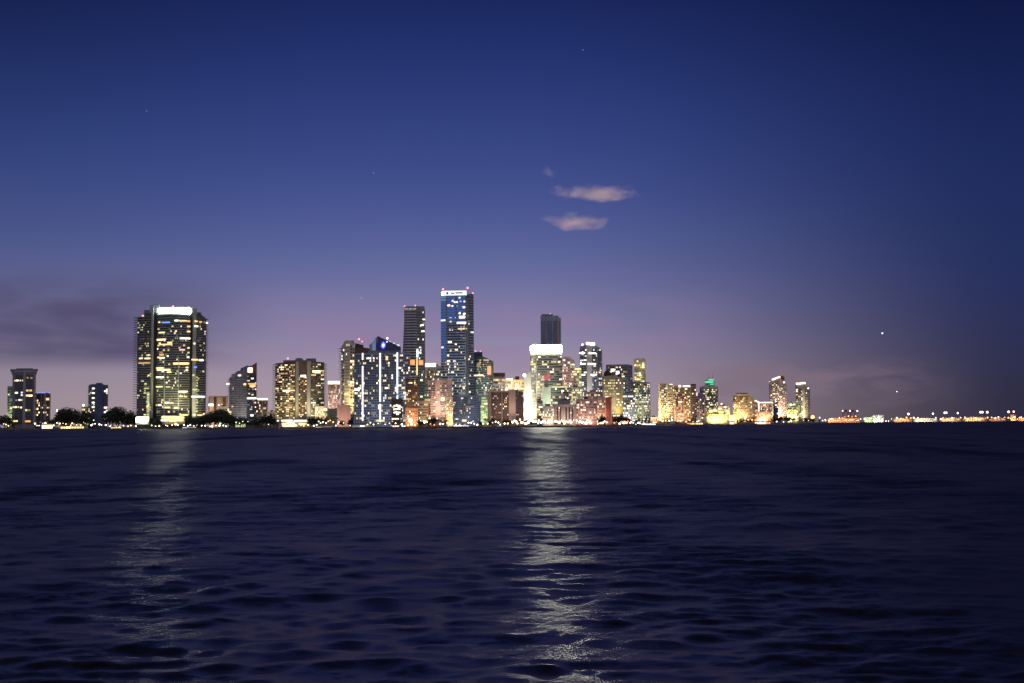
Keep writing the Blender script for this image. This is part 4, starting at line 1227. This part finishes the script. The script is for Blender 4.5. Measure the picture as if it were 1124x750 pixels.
b.rect('light_strip', 833.4, 847.4, 441.4, 442.6, M['outline'], 1, 1, .6)
b.flood(838, 0, 4, 50000, (1, .55, .3), 14, (16, 3), 14).done()
b = Bld('apartment_tower', 'tallest tower of the right-hand end, slanting lit roof', T, [(844, 4), (847.4, 0), (855, 0), (863.4, 5)], [419.6, 417.6, 415, 419], 110, M['mauve'], 28)
b.windows(0, 22, 2, .3, 'mix', 422, 462).windows(1, 22, 5, .32, 'mix', 420, 462, run=(1, 1, 2)).windows(2, 22, 5, .25, 'orange', 422, 462).slabs(1, 1, 22, 420, 462, .5, 0, 0, 'slab_dark', .5)
b.roof(847.2, 857, 416.4, 'white', 419, 1, 10, 'roof_wedge', yr=412.6), b.roof(856.6, 861, 412.8, 'red_brown', 419, 4, 8)
for i in range(4):
    x = 847.6 + i * 2.2
    b.rect('crown_light', x, x + 2.2, 415.9 - i * .85, 417.4 - i * .85, M['crown_warm'], 1, .4, .6)
b.ball(845, 419.6, 1.9, 'lamp_white', 'roof_lamp', off=6), b.ball(860.6, 419.8, 1.8, 'lamp_pink', 'roof_lamp', off=3)
b.flood(852, 0, 8, 150000, (1, .72, .36), 24, (18, 3), 50).flood(860, 3, 8, 110000, (1, .55, .35), 20, (9, 3), 50).done()
b = Bld('apartment_block', 'narrow dark block in front of the slanting-roofed tower', 'apartment block', [(848.4, 0), (853.4, 2)], [439.6, 440], 40, M['navy'], 16)
b.windows(0, 9, 4, .12, 'white').ball(851.6, 440.8, 1.2, 'lamp_white', 'roof_lamp').done()
b = Bld('apartment_block', 'low yellow-green block between the two right-hand end towers', 'apartment block', [(853, 3), (864, 0), (879, 2)], [452, 442.4, 440], 60, M['green_grey'], 22)
b.windows(0, 8, 5, .3, 'lime', 453, 462).windows(1, 9, 9, .42, 'yellow', 443, 462, run=(1, 1, 2))
b.roof(868, 870, 441, 'white', 444, 2, 4), b.ball(868.6, 444.5, 2.0, 'lamp_white', 'roof_lamp', off=-2)
b.flood(862, 0, 4, 160000, (.95, .9, .25), 16, (22, 3), 26).done()
b = Bld('apartment_tower', 'rightmost tower of the skyline, warm lit cap over grey body', T, [(873.4, 4), (876, 1), (879, 0), (886, 0), (889, 4)], [425, 424, 424, 423.6, 425], 90, M['concrete'], 26)
b.windows(0, 19, 1, .4, 'warm', 427, 462).windows(1, 19, 2, .4, 'mix', 427, 462).windows(2, 19, 4, .14, 'mix', 427, 462, dark='glass').windows(3, 19, 2, .06, 'mix', 427, 462)
b.pier(2, .3, .6, 'concrete_pale', 427, 462, .6).slabs(0, 1, 19, 427, 462, .8, .8, 0, 'slab_dark', .5)
b.dome(873.8, 884.6, 419.2, 'tan', 3, 'crown')
b.rect('crown_light', 874, 879, 420.4, 422.4, M['crown_warm'], 1, 1.6, .6), b.rect('crown_light', 879, 884, 419.8, 421.6, M['crown_warm'], 2, 1.6, .6)
b.ball(887, 426.4, 1.9, 'lamp_white', 'roof_lamp', off=2)
b.flood(879, 0, 6, 110000, (1, .72, .34), 22, (14, 3), 50).done()

# ------------------------------------------------------------------ lower blocks that fill in between the towers
FILL = [
    (458, 470, 440, 60, 'tan', 'mix', 7, .25, 'narrow beige block right of the slatted car park', 9000, WARM),
    (462, 473, 425, 180, 'green_grey', 'lime', 14, .25, 'greenish slim block half hidden behind the narrow beige block', 20000, LIMEY),
    (537, 552, 421, 250, 'concrete_pale', 'pink', 12, .35, 'pale lit block just above the left of the brown twin slabs', 40000, WARM),
    (575, 583, 424, 260, 'cream', 'warm', 12, .3, 'cream block glimpsed left of the white floodlit slab', 30000, WARM),
    (624, 640, 425, 130, 'concrete_pale', 'yellow', 14, .5, 'pale block full of yellow windows above the pink row', 40000, (1, .9, .6)),
    (606, 622, 432, 60, 'concrete', 'mix', 9, .35, 'grey block with a dark roof rising just behind the pink row', 15000, WARM),
    (641, 662, 430, 100, 'mauve', 'mix', 9, .4, 'mauve block below the round-crowned tower', 24000, WARM),
    (683, 697, 432, 90, 'concrete', 'white', 11, .35, 'grey block between the domed beige block and the two-tier tower', 22000, WHITE),
    (713, 723, 458, 80, 'cream', 'warm', 2, .7, 'low lit hall filling the gap left of the right-hand cluster', 16000, WARM),
    (741, 753, 434, 60, 'salmon', 'orange', 12, .4, 'reddish block in front of the brown block with roof lamps', 24000, (1, .68, .42)),
    (786, 801, 446, 90, 'cream', 'yellow', 6, .5, 'cream block behind the right of the brilliant yellow stepped block', 40000, (1, .8, .35)),
    (762, 772, 440, 20, 'concrete_pale', 'warm', 10, .4, 'pale narrow block before the mauve ribbed block', 24000, WARM),
    (828, 846, 452, 30, 'salmon', 'orange', 5, .55, 'low orange block before the block outlined in light', 16000, (1, .6, .3)),
    (862, 876, 450, 36, 'yellow_wall', 'yellow', 6, .45, 'low yellowish block left of the rightmost tower', 50000, (1, .9, .35)),
    (294, 303, 452, 110, 'concrete', 'mix', 4, .4, 'small grey block left of the tower full of orange windows', 9000, WARM),
    (346, 358, 446, 90, 'concrete_pale', 'warm', 6, .5, 'pale low block right of the tower full of orange windows', 20000, WARM),
    (239, 252, 446, 200, 'concrete_pale', 'warm', 4, .4, 'cream low block before the pale pink block with dark strips', 20000, WARM),
    (71, 78, 456, 260, 'concrete_dark', 'mix', 3, .4, 'small dark block behind the big left grove', 4000, WARM),
    (140, 147, 452, 200, 'mauve', 'mix', 4, .3, 'small mauve block left of the big curved tower', 9000, WARM)]
for x0, x1, y, off, wall, pal, nf, lit, lab, pw, pc in FILL:
    b = Bld('mid_rise_block', lab, 'building', [(x0, 0), (x1, 2)], y, off, M[wall], 20)
    b.windows(0, nf, max(3, round((x1 - x0) / 1.9)), lit, pal, run=(1, 1, 2, 3), fw=.72)
    b.roof(x0 + (x1 - x0) * .3, x0 + (x1 - x0) * .65, y - 1.6, 'concrete_dark', y + .3, 5, 7)
    b.flood((x0 + x1) / 2, 0, 6, pw, pc, 13, ((x1 - x0) * .8, 3), 22).done(60)

# ------------------------------------------------------------------ trees on the waterfront
def leafy(seed, w, h, n, size):
    """crown of many leaf clumps round uneven lobes, with gaps between"""
    g = random.Random(seed)
    lobes = []
    for i in range(9):
        a = g.uniform(0, 6.28)
        q = g.uniform(.15, .72) * w / 2
        lobes.append((Vector((q * math.cos(a), q * math.sin(a) * .8, h * g.uniform(.42, .80))), g.uniform(.17, .29) * w))
    lobes.append((Vector((0, 0, h * .84)), .2 * w))
    V, Fc = [], []
    for i in range(n):
        c, r = g.choice(lobes)
        d = Vector((g.gauss(0, 1), g.gauss(0, 1), g.gauss(0, 1))).normalized()
        p = c + d * r * g.uniform(.55, 1.08)
        p.z = max(p.z, h * .16)
        a = Vector((g.gauss(0, 1), g.gauss(0, 1), g.gauss(0, .6))).normalized()
        b_ = a.cross(Vector((g.gauss(0, 1), g.gauss(0, 1), g.gauss(0, 1)))).normalized()
        s = size * g.uniform(.6, 1.3)
        k = len(V)
        V += [p - a * s, p + b_ * s * .55, p + a * s, p - b_ * s * .55]
        Fc.append((k, k + 1, k + 2, k + 3))
    trunk = [tube_vf([(0, 0, -.3), (.1, 0, h * .2), (0, .1, h * .5)], [h * .045, h * .035, h * .02])]
    for c, r in lobes[:5]:
        trunk.append(tube_vf([(0, 0, h * .22), tuple(c * .55 + Vector((0, 0, h * .12))), tuple(c)], [h * .022, h * .015, h * .006], 5))
    return (V, Fc), join(trunk)


def palm(seed, h):
    g = random.Random(seed)
    top = Vector((g.uniform(-.8, .8), g.uniform(-.8, .8), h))
    V, Fc = [], []
    for i in range(15):
        a = 6.283 * i / 15 + g.uniform(-.2, .2)
        up, L = g.uniform(-.25, .9), h * g.uniform(.30, .40)
        pts = []
        for q in range(5):
            u = q / 4
            pts.append(top + Vector((math.cos(a) * L * u, math.sin(a) * L * u, L * (up * u - 1.0 * u * u))))
        side = Vector((-math.sin(a), math.cos(a), 0))
        wd = [.05, .32, .40, .28, .03]
        for q in range(5):
            V += [pts[q] - side * wd[q] * h * .10 - Vector((0, 0, wd[q] * .5)), pts[q], pts[q] + side * wd[q] * h * .10 - Vector((0, 0, wd[q] * .5))]
        b0 = len(V) - 15
        for q in range(4):
            k = b0 + q * 3
            Fc += [(k, k + 1, k + 4, k + 3), (k + 1, k + 2, k + 5, k + 4)]
    return (V, Fc), tube_vf([(0, 0, -.3), tuple(top * .5 + Vector((.2, 0, 0))), tuple(top)], [h * .026, h * .019, h * .015])


PROTO = {}
for nm, kind, data in [('broad', 'broadleaf_tree', leafy(1, 22, 17, 1500, .75)), ('round', 'broadleaf_tree', leafy(2, 16, 16, 1300, .70)), ('tall', 'broadleaf_tree', leafy(3, 13, 18, 1100, .70)),
                       ('shrub', 'shoreline_shrub', leafy(4, 11, 6.5, 700, .5)), ('palm', 'palm_tree', palm(5, 13)), ('palm2', 'palm_tree', palm(6, 11))]:
    (lv, lf), (tv, tf) = data
    mc, mt = bpy.data.meshes.new('crown'), bpy.data.meshes.new('trunk')
    mc.from_pydata([tuple(v) for v in lv], [], lf)
    mt.from_pydata([tuple(v) for v in tv], [], tf)
    mc.materials.append(M['leaf_palm' if 'palm' in nm else 'leaf'])
    mt.materials.append(M['bark'])
    PROTO[nm] = (kind, mc, mt, {'broad': 17 * .98, 'round': 16 * .98, 'tall': 18, 'shrub': 6.5, 'palm': 13.5, 'palm2': 11.5}[nm])


def tree(kind, px, ytop, off, label, group, squash=1.0):
    D = shore(px) + off
    name, mc, mt, h = PROTO[kind]
    e = link(bpy.data.objects.new(name, None))
    e.location = (gx(px, D), D, GZ)
    s = max(.3, (gz(px, ytop, D) - GZ) / h)
    e.scale = (s * squash, s * squash, s)
    e.rotation_euler.z = rnd.uniform(0, 6.28)
    tag(e, label, 'tree' if kind != 'shrub' else 'shrub', group)
    link(bpy.data.objects.new('trunk', mt), e)
    link(bpy.data.objects.new('crown', mc), e)


def grove(x0, x1, n, ya, yb, label, kinds=('broad', 'round', 'tall'), off=(8, 24), group='trees along the waterfront', arch=True):
    for i in range(n):
        u = (i + .5) / n
        px = x0 + (x1 - x0) * u + rnd.uniform(-.35, .35) * (x1 - x0) / n
        y = yb + (ya - yb) * (1 - abs(2 * u - 1) ** 1.6 if arch else rnd.random()) + rnd.uniform(-.8, .8)
        tree(rnd.choice(kinds), px, y, rnd.uniform(*off), label, group)


LOWT = ('round', 'shrub', 'shrub', 'palm2')
grove(0, 12, 3, 456, 459, 'dark tree at the far left edge of the waterfront', ('round', 'shrub'))
grove(40, 57, 3, 459, 463, 'dark low tree at the foot of the low brown block with blue lamps', LOWT)
grove(60, 96, 8, 449.5, 457, 'tree of the big dark grove between the two leftmost tower groups', ('broad', 'broad', 'round'))
grove(118, 137, 5, 447.5, 454, 'tree of the olive clump right of the dark blue tower', ('broad', 'round', 'tall'))
grove(136, 150, 4, 455, 459, 'small tree just left of the big curved tower', LOWT)
grove(152, 180, 6, 459.5, 463, 'low dark tree before the left half of the big curved tower', LOWT)
grove(200, 228, 6, 458, 461, 'low dark tree before the right half of the big curved tower', LOWT)
grove(222, 258, 9, 451.5, 459, 'tree of the dark grove right of the big curved tower', ('broad', 'round', 'broad'))
grove(258, 278, 5, 459, 463, 'low tree below the stepped wedge tower', LOWT)
grove(277, 312, 8, 456.5, 463, 'tree of the low dark clump left of the tower with orange windows', ('broad', 'round', 'shrub'))
grove(338, 372, 9, 457, 461, 'tree right of the lit parking podium', ('round', 'palm', 'palm2', 'shrub'), arch=False)
grove(372, 398, 5, 461, 464, 'low tree before the pale tower with balconies', LOWT, arch=False)
grove(398, 445, 8, 464, 467, 'shrub below the gridded tower with white strips', ('shrub', 'palm2'), arch=False)
grove(456, 494, 7, 460, 463, 'tree at the foot of the pinkish stepped block', ('round', 'round', 'palm2'), arch=False)
tree('round', 476, 457.6, 14, 'taller dark tree alone before the pinkish stepped block', 'trees along the waterfront')
grove(524, 575, 10, 459.5, 463, 'tree before the brown twin slabs', ('round', 'palm', 'round', 'palm2'), arch=False, off=(10, 40))
grove(575, 610, 6, 460.5, 463.5, 'low tree under the white floodlit slab', ('round', 'palm2', 'shrub'), arch=False)
grove(612, 654, 6, 462.5, 465, 'low shrub before the pink waterfront row', ('shrub', 'palm2'), arch=False, off=(6, 12))
grove(653, 665, 3, 457, 460, 'dark tree before the reddish block with red pier', ('broad', 'round'))
grove(673, 693, 5, 457.5, 460.5, 'tree lit orange from below right of the pink row', ('round', 'broad'))
grove(722, 775, 8, 461.5, 463.6, 'low tree along the foot of the right-hand cluster', ('shrub', 'palm2'), arch=False)
grove(806, 826, 5, 458.5, 461.5, 'dark tree below the brownish yellow tower', ('round', 'broad'))
grove(844, 872, 8, 457, 460.5, 'tree of the dark strip below the slanting-roofed tower', ('broad', 'round'))
grove(872, 900, 6, 459.5, 462, 'tree at the right end of the skyline', ('broad', 'round', 'shrub'))

# ------------------------------------------------------------------ lamps
LAMPM = {}


def lamp_mesh(mat, h, r):
    key = (mat, round(h), round(r, 1))
    if key not in LAMPM:
        bm = bmesh.new()
        bmesh.ops.create_icosphere(bm, subdivisions=1, radius=r, matrix=Matrix.Translation((0, 0, h)))
        hv = [tuple(v.co) for v in bm.verts]
        hf = [tuple(v.index for v in f.verts) for f in bm.faces]
        bm.free()
        pv, pf = tube_vf([(0, 0, -.3), (0, 0, h - r * .9)], [.14, .08], 5)
        av, af = box_vf(-r * .55, r * .55, -.2, .2, h + r * .82, h + r * 1.02)
        V, Fc = join([(hv, hf), (pv, pf), (av, af)])
        me = bpy.data.meshes.new('street_lamp')
        me.from_pydata(V, [], Fc)
        me.materials.append(M[mat])
        me.materials.append(M['steel'])
        me.polygons.foreach_set('material_index', [0] * len(hf) + [1] * (len(pf) + len(af)))
        LAMPM[key] = me
    return LAMPM[key]


def lamps(x0, x1, n, mats, label, h=(4, 9), r=(.5, .9), off=(2, 12), jit=.9):
    for i in range(n):
        px = x0 + (x1 - x0) * (i + .5 + rnd.uniform(-.5, .5) * jit) / n
        D = shore(px) + rnd.uniform(*off)
        k = D / 1500
        o = link(bpy.data.objects.new('street_lamp', lamp_mesh(rnd.choice(mats), round(rnd.uniform(*h) * (1 if k < 1.6 else 1.6)), round(rnd.uniform(*r) * min(k, 3.2) * (1.35 if 440 < px < 860 else 1), 1))))
        o.location = (gx(px, D), D, GZ)
        tag(o, label, 'street lamp', 'lamps along the waterfront')


def one_lamp(px, py, mat, r, off, label, name='street_lamp', cat='street lamp'):
    D = shore(px) + off
    z = gz(px, py, D) - GZ
    o = link(bpy.data.objects.new(name, lamp_mesh(mat, z, r)))
    o.location = (gx(px, D), D, GZ)
    tag(o, label, cat)


W, A, O, P, Rd = 'lamp_white', 'lamp_warm', 'lamp_orange', 'lamp_pink', 'lamp_red'
lamps(0, 12, 4, [A, 'lamp_blue', A], 'lamp at the far left edge of the waterfront')
lamps(38, 60, 9, [W, P, A, W], 'lamp before the low brown block with blue roof lamps')
lamps(60, 97, 10, [A, W, A], 'lamp under the big dark grove on the left')
lamps(98, 118, 5, [A, W], 'lamp at the foot of the dark blue tower')
lamps(120, 146, 7, [A, 'lamp_lime', A], 'lamp between the dark blue tower and the big curved tower', h=(2, 4))
lamps(146, 228, 20, [W, A, W], 'lamp on the seawall below the big curved tower', h=(2, 5), r=(.4, .8))
lamps(230, 252, 8, [W, A], 'lamp under the grove right of the big curved tower', h=(2, 4))
lamps(254, 300, 8, [A, 'lamp_lime', W], 'lamp below the stepped wedge tower', r=(.3, .6))
lamps(308, 346, 8, [W, A], 'lamp before the lit parking podium', h=(2, 4))
lamps(346, 374, 11, [A, W, O, A], 'lamp right of the lit parking podium', h=(2, 8))
lamps(376, 442, 14, [W, W, A], 'lamp below the gridded tower with white strips', h=(2, 5), r=(.4, .7))
lamps(444, 498, 12, [W, A, O], 'lamp below the tall ribbed and pinkish stepped blocks', h=(2, 6), r=(.4, .8))
lamps(498, 536, 9, [W, W, A], 'lamp below the bluish grey balcony block', h=(2, 4), r=(.4, .7))
lamps(538, 562, 7, [A, W], 'lamp below the brown twin slabs', h=(2, 5), r=(.4, .8))
lamps(562, 598, 20, [W, A, A, W], 'lamp of the bright row under the white floodlit slab', h=(3, 7), r=(.6, 1.1))
lamps(598, 655, 30, [W, A, W, P], 'lamp of the bright row before the pink waterfront blocks', h=(2, 6), r=(.5, 1.0))
lamps(655, 694, 20, [W, A, W, O, Rd], 'lamp of the white and red row right of the pink blocks', h=(2, 6), r=(.5, 1.0))
lamps(694, 722, 8, [W, W, A], 'lamp in the gap before the right-hand cluster', h=(2, 4), r=(.4, .8))
lamps(722, 776, 16, [A, O, W, A], 'lamp at the foot of the right-hand cluster', r=(.4, .7))
lamps(776, 806, 12, [A, W, A], 'lamp below the brilliant yellow stepped block', r=(.5, .8))
lamps(806, 850, 13, [A, O, A], 'lamp below the block outlined in light', h=(3, 6), r=(.4, .7))
lamps(850, 890, 7, [W, A], 'lamp below the two right-hand end towers', h=(2, 5), r=(.3, .6))
one_lamp(131, 464, 'lamp_lime', 2.0, 30, 'bright greenish lamp among the trees right of the dark blue tower')
one_lamp(63.3, 450.8, W, 2.0, 60, 'very bright white lamp rising over the left grove')
one_lamp(68.4, 450.4, W, 1.1, 60, 'smaller white lamp beside the very bright one over the left grove')
one_lamp(242, 465, 'lamp_green', 1.1, 6, 'small green lamp under the grove right of the curved tower')
one_lamp(193, 465.6, O, 1.9, 6, 'glowing orange lamp before the entrance of the curved tower')
one_lamp(450.5, 461.6, A, 2.2, 8, 'bright amber lamp before the orange floodlit block')
one_lamp(466, 463.4, 'lamp_lime', 1.3, 8, 'greenish white lamp left of the lone tree by the pinkish block')
one_lamp(575.5, 462.4, A, 2.0, 30, 'big amber lamp at the foot of the white floodlit slab')
one_lamp(684.5, 463.6, O, 2.6, 6, 'big orange lamp under the orange lit trees')
one_lamp(891.4, 458, O, 5.2, 120, 'huge orange lamp at the right end of the skyline')
one_lamp(899, 458.6, P, 1.8, 120, 'small pink lamp right of the huge orange one')

# ------------------------------------------------------------------ lit waterfront pavilions
def pavilion(x0, x1, y, mats, label, off=4, wall='concrete', n=9, rows=1, lit=.7):
    p = Bld('waterfront_pavilion', label, 'pavilion', [(x0, 0), (x1, 0)], y, off, M[wall], 10)
    p.windows(0, rows, n, lit, [(m, 1) for m in mats], y + .3, hor((x0 + x1) / 2) + 2.2, fw=.8, fh=.7, run=(1, 2, 3))
    p.roof(x0 - .5, x1 + .5, y - .5, 'slab_dark', y + .05, -1.2, 13, 'flat_roof')
    p.done(40)


pavilion(46, 62, 465.5, ['podium_white', 'w_warmbright'], 'white lit pavilion left of the big grove', wall='cream')
pavilion(66, 94, 467.6, ['w_warmbright', 'w_yellow'], 'long low warm lit pavilion under the big grove')
pavilion(122, 134, 468.6, ['w_yellow', 'w_white'], 'low yellow lit pavilion right of the dark blue tower', n=5)
pavilion(200, 216, 469, ['w_white', 'w_cool'], 'tiny white lit pavilion below the right of the curved tower', n=6)
pavilion(258, 270, 463, ['w_lime'], 'yellow-green lit pavilion below the stepped wedge tower', 30, n=4)
pavilion(346, 364, 468.6, ['w_white', 'podium_white'], 'row of white lit openings right of the parking podium', n=8)
pavilion(386, 412, 466.6, ['w_white', 'w_dimwhite'], 'grey pavilion with white lights left under the gridded tower', n=9)
pavilion(430, 446, 467, ['podium_white', 'w_white'], 'bright white boathouse right under the gridded tower', n=6)
pavilion(485, 497, 468, ['podium_white'], 'small bright white pavilion by the bluish balcony block', n=4)
pavilion(497, 515, 466.6, ['w_cool', 'w_white'], 'white lit base pavilion of the bluish balcony block', n=7)
pavilion(528, 552, 467.6, ['w_white', 'w_warm'], 'low pavilion below the brown twin slabs', n=8)
pavilion(695, 720, 464.8, ['podium_white', 'w_white'], 'low white lit pavilion left of the right-hand cluster', n=9)
pavilion(740, 772, 463.8, ['w_warm', 'w_orange', 'podium_yellow'], 'low orange lit pavilion at the foot of the right-hand cluster', n=12)
pavilion(776, 806, 462.6, ['podium_yellow', 'w_warmbright'], 'low yellow lit pavilion below the brilliant stepped block', n=12)
pavilion(814, 846, 462.8, ['w_orange', 'w_warmbright'], 'low orange lit pavilion below the block outlined in light', n=12)

# ------------------------------------------------------------------ the port on the right
def terminal(x0, x1, y, wall, mats, label, rows=1, n=12, lit=.6, off=40, floodc=None, power=0):
    p = Bld('port_terminal', label, 'port building', [(x0, 0), (x1, 0)], y, off, M[wall], 40)
    p.windows(0, rows + 1, n * 2, lit * .62, [(m, 1) for m in mats], None, None, run=(1, 1, 2, 3), fw=.8, fh=.6)
    p.roof(x0 - .3, x1 + .3, y - .35, 'slab_dark', y + .1, -2, 44, 'flat_roof')
    if power:
        p.flood((x0 + x1) / 2, 0, 4, power * .4, floodc, 22, ((x1 - x0) * 3, 3), 12)
    p.done(60)


terminal(908, 943, 459.6, 'salmon', ['podium_white', 'w_orange', 'w_warmbright', 'w_pink'], 'long white and orange lit port terminal beside the gantry cranes', 1, 20, .85, 40, AMBER, 200000)
terminal(948, 958, 458.4, 'green_grey', ['w_lime', 'podium_yellow'], 'greenish left wing of the pale port building', 2, 6, .6, 60, LIMEY, 120000)
terminal(957, 969, 456.0, 'white', ['podium_white', 'w_lime'], 'pale greenish white port building with taller middle', 3, 6, .6, 60, (.9, 1, .75), 90000)
terminal(980, 1000, 460, 'salmon', ['w_orange', 'podium_yellow'], 'low orange lit shed left of the first light mast', 1, 9, .75, 60, AMBER, 160000)
terminal(1001, 1028, 459.6, 'cream', ['w_white', 'w_lime', 'w_dimwhite'], 'low whitish lit shed between the first two light masts', 2, 12, .6, 60, WHITE, 160000)
terminal(1030, 1054, 459.2, 'tan', ['w_warm', 'w_yellow', 'w_orange'], 'low warm lit shed below the middle light masts', 1, 12, .8, 60, WARM, 160000)
terminal(1055, 1082, 458.2, 'salmon', ['podium_yellow', 'w_orange', 'w_warmbright'], 'long orange lit shed left of the first twin lamps', 2, 14, .75, 60, AMBER, 240000)
terminal(1084, 1104, 459, 'brown', ['w_warm', 'w_pink', 'w_orange'], 'low reddish lit shed between the two pairs of twin lamps', 1, 10, .7, 60, AMBER, 160000)
terminal(1108.5, 1114, 455.4, 'salmon', ['podium_yellow', 'w_orange'], 'tall narrow orange lit building under the last twin lamps', 4, 4, .8, 60, AMBER, 200000)
terminal(1117, 1126, 459, 'tan', ['w_orange', 'w_warm'], 'orange lit shed at the right edge of the picture', 1, 5, .8, 60, AMBER, 120000)


def mast(px, py, mats, label, r, group='tall light masts of the port', gap=0):
    D = shore(px) + 80
    e = link(bpy.data.objects.new('light_mast', None))
    e.location = (gx(px, D), D, GZ)
    tag(e, label, 'light mast', group)
    z = gz(px, py, D) - GZ
    v, f = tube_vf([(0, 0, -.3), (0, 0, z)], [.9, .5])
    mesh_obj('pole', v, f, M['steel'], e)
    v, f = box_vf(-r * 1.2 - gap, r * 1.2 + gap, -.6, .6, z + .1, z + .9)
    mesh_obj('crossbar', v, f, M['steel'], e)
    for s in ((-gap, gap) if gap else (0,)):
        o = link(bpy.data.objects.new('lamp_head', ball_mesh(M[rnd.choice(mats)], 'lamp_head')), e)
        o.location, o.scale = (s, -1.2, z), (r, r * .7, r)


mast(996.4, 454.6, [W], 'white port light mast, leftmost', 4.2)
mast(1023.2, 454.2, [W], 'white port light mast, second from left', 3.6)
mast(1037, 453.2, [P], 'pinkish port light mast in the middle of the port', 5.0, gap=4)
mast(1050.5, 453.6, [W], 'white port light mast, right of the pinkish one', 3.8)
mast(1076.4, 452.6, [P], 'pink port light mast, left one of the first twin', 5.8, gap=5)
mast(1082.8, 452.6, [P], 'pink port light mast, right one of the first twin', 6.2)
mast(1106.2, 452.2, [P], 'pink port light mast, left one of the last twin', 6.4)
mast(1111.8, 452.0, [P], 'pink port light mast, right one of the last twin', 5.4)


def crane(px, label, flip):
    D = shore(px) + 110
    k = D / F
    e = link(bpy.data.objects.new('gantry_crane', None))
    e.location = (gx(px, D), D, GZ)
    tag(e, label, 'port crane', 'gantry cranes of the port')
    w, h = 2.4 * k, (gz(px, 452.5, D) - GZ)
    for sx in (-1, 1):
        for sy in (0, 1):
            v, f = box_vf(sx * w - .9, sx * w + .9, sy * 18 - .9, sy * 18 + .9, -.3, h)
            mesh_obj('leg', v, f, M['red_brown'], e)
    v, f = join([box_vf(-w - .9, w + .9, -.8, .8, h * .45, h * .45 + 1.8), box_vf(-w - .9, w + .9, 17.2, 18.8, h * .45, h * .45 + 1.8)])
    mesh_obj('portal_beam', v, f, M['red_brown'], e)
    v, f = box_vf(-w * 2.0, w * 2.0, 7, 10, h, h + 2.6)
    mesh_obj('boom', v, f, M['red_brown'], e)
    v, f = tube_vf([(-w * .3 * flip, 8.5, h), (0, 8.5, h * 1.3), (w * 1.7 * flip, 8.5, h + 2)], [.8, .7, .5])
    mesh_obj('stay', v, f, M['red_brown'], e)
    v, f = box_vf(-w * .4, w * .35, 4, 13, h + 2.6, h + 7)
    mesh_obj('machine_house', v, f, M['brown'], e)
    for x, z, m in ((-w * 1.8, h + 4, A), (w * 1.6, h + 4, W), (-w * .9, h * .55, Rd), (w * .8, h * .6, O), (0, h * .25, O)):
        o = link(bpy.data.objects.new('crane_lamp', ball_mesh(M[m], 'crane_lamp')), e)
        o.location, o.scale = (x, -2, z), (2.0, 1.4, 2.0)


crane(928.5, 'reddish lit gantry crane, left one above the long terminal', 1)
crane(936.5, 'reddish lit gantry crane, right one above the long terminal', -1)
lamps(901, 912, 5, [W, P], 'lamp between the huge orange lamp and the long port terminal', h=(3, 7), r=(.4, .6), off=(10, 60))
lamps(909, 945, 12, [W, A, O, Rd], 'lamp along the long port terminal', h=(5, 9), r=(.35, .6), off=(4, 20))
lamps(945, 982, 8, [W, 'lamp_lime', A], 'lamp around the pale greenish port building', h=(2, 8), r=(.4, .8), off=(4, 20))
lamps(982, 1030, 12, [A, W, O], 'lamp along the quay left of the pinkish mast', h=(6, 12), r=(.6, 1.2), off=(4, 20))
lamps(1030, 1075, 12, [W, A, O], 'lamp along the quay right of the pinkish mast', h=(6, 14), r=(.6, 1.2), off=(4, 20))
lamps(1075, 1126, 16, [A, O, P, O], 'lamp along the quay at the right edge', h=(6, 14), r=(.7, 1.4), off=(4, 20))
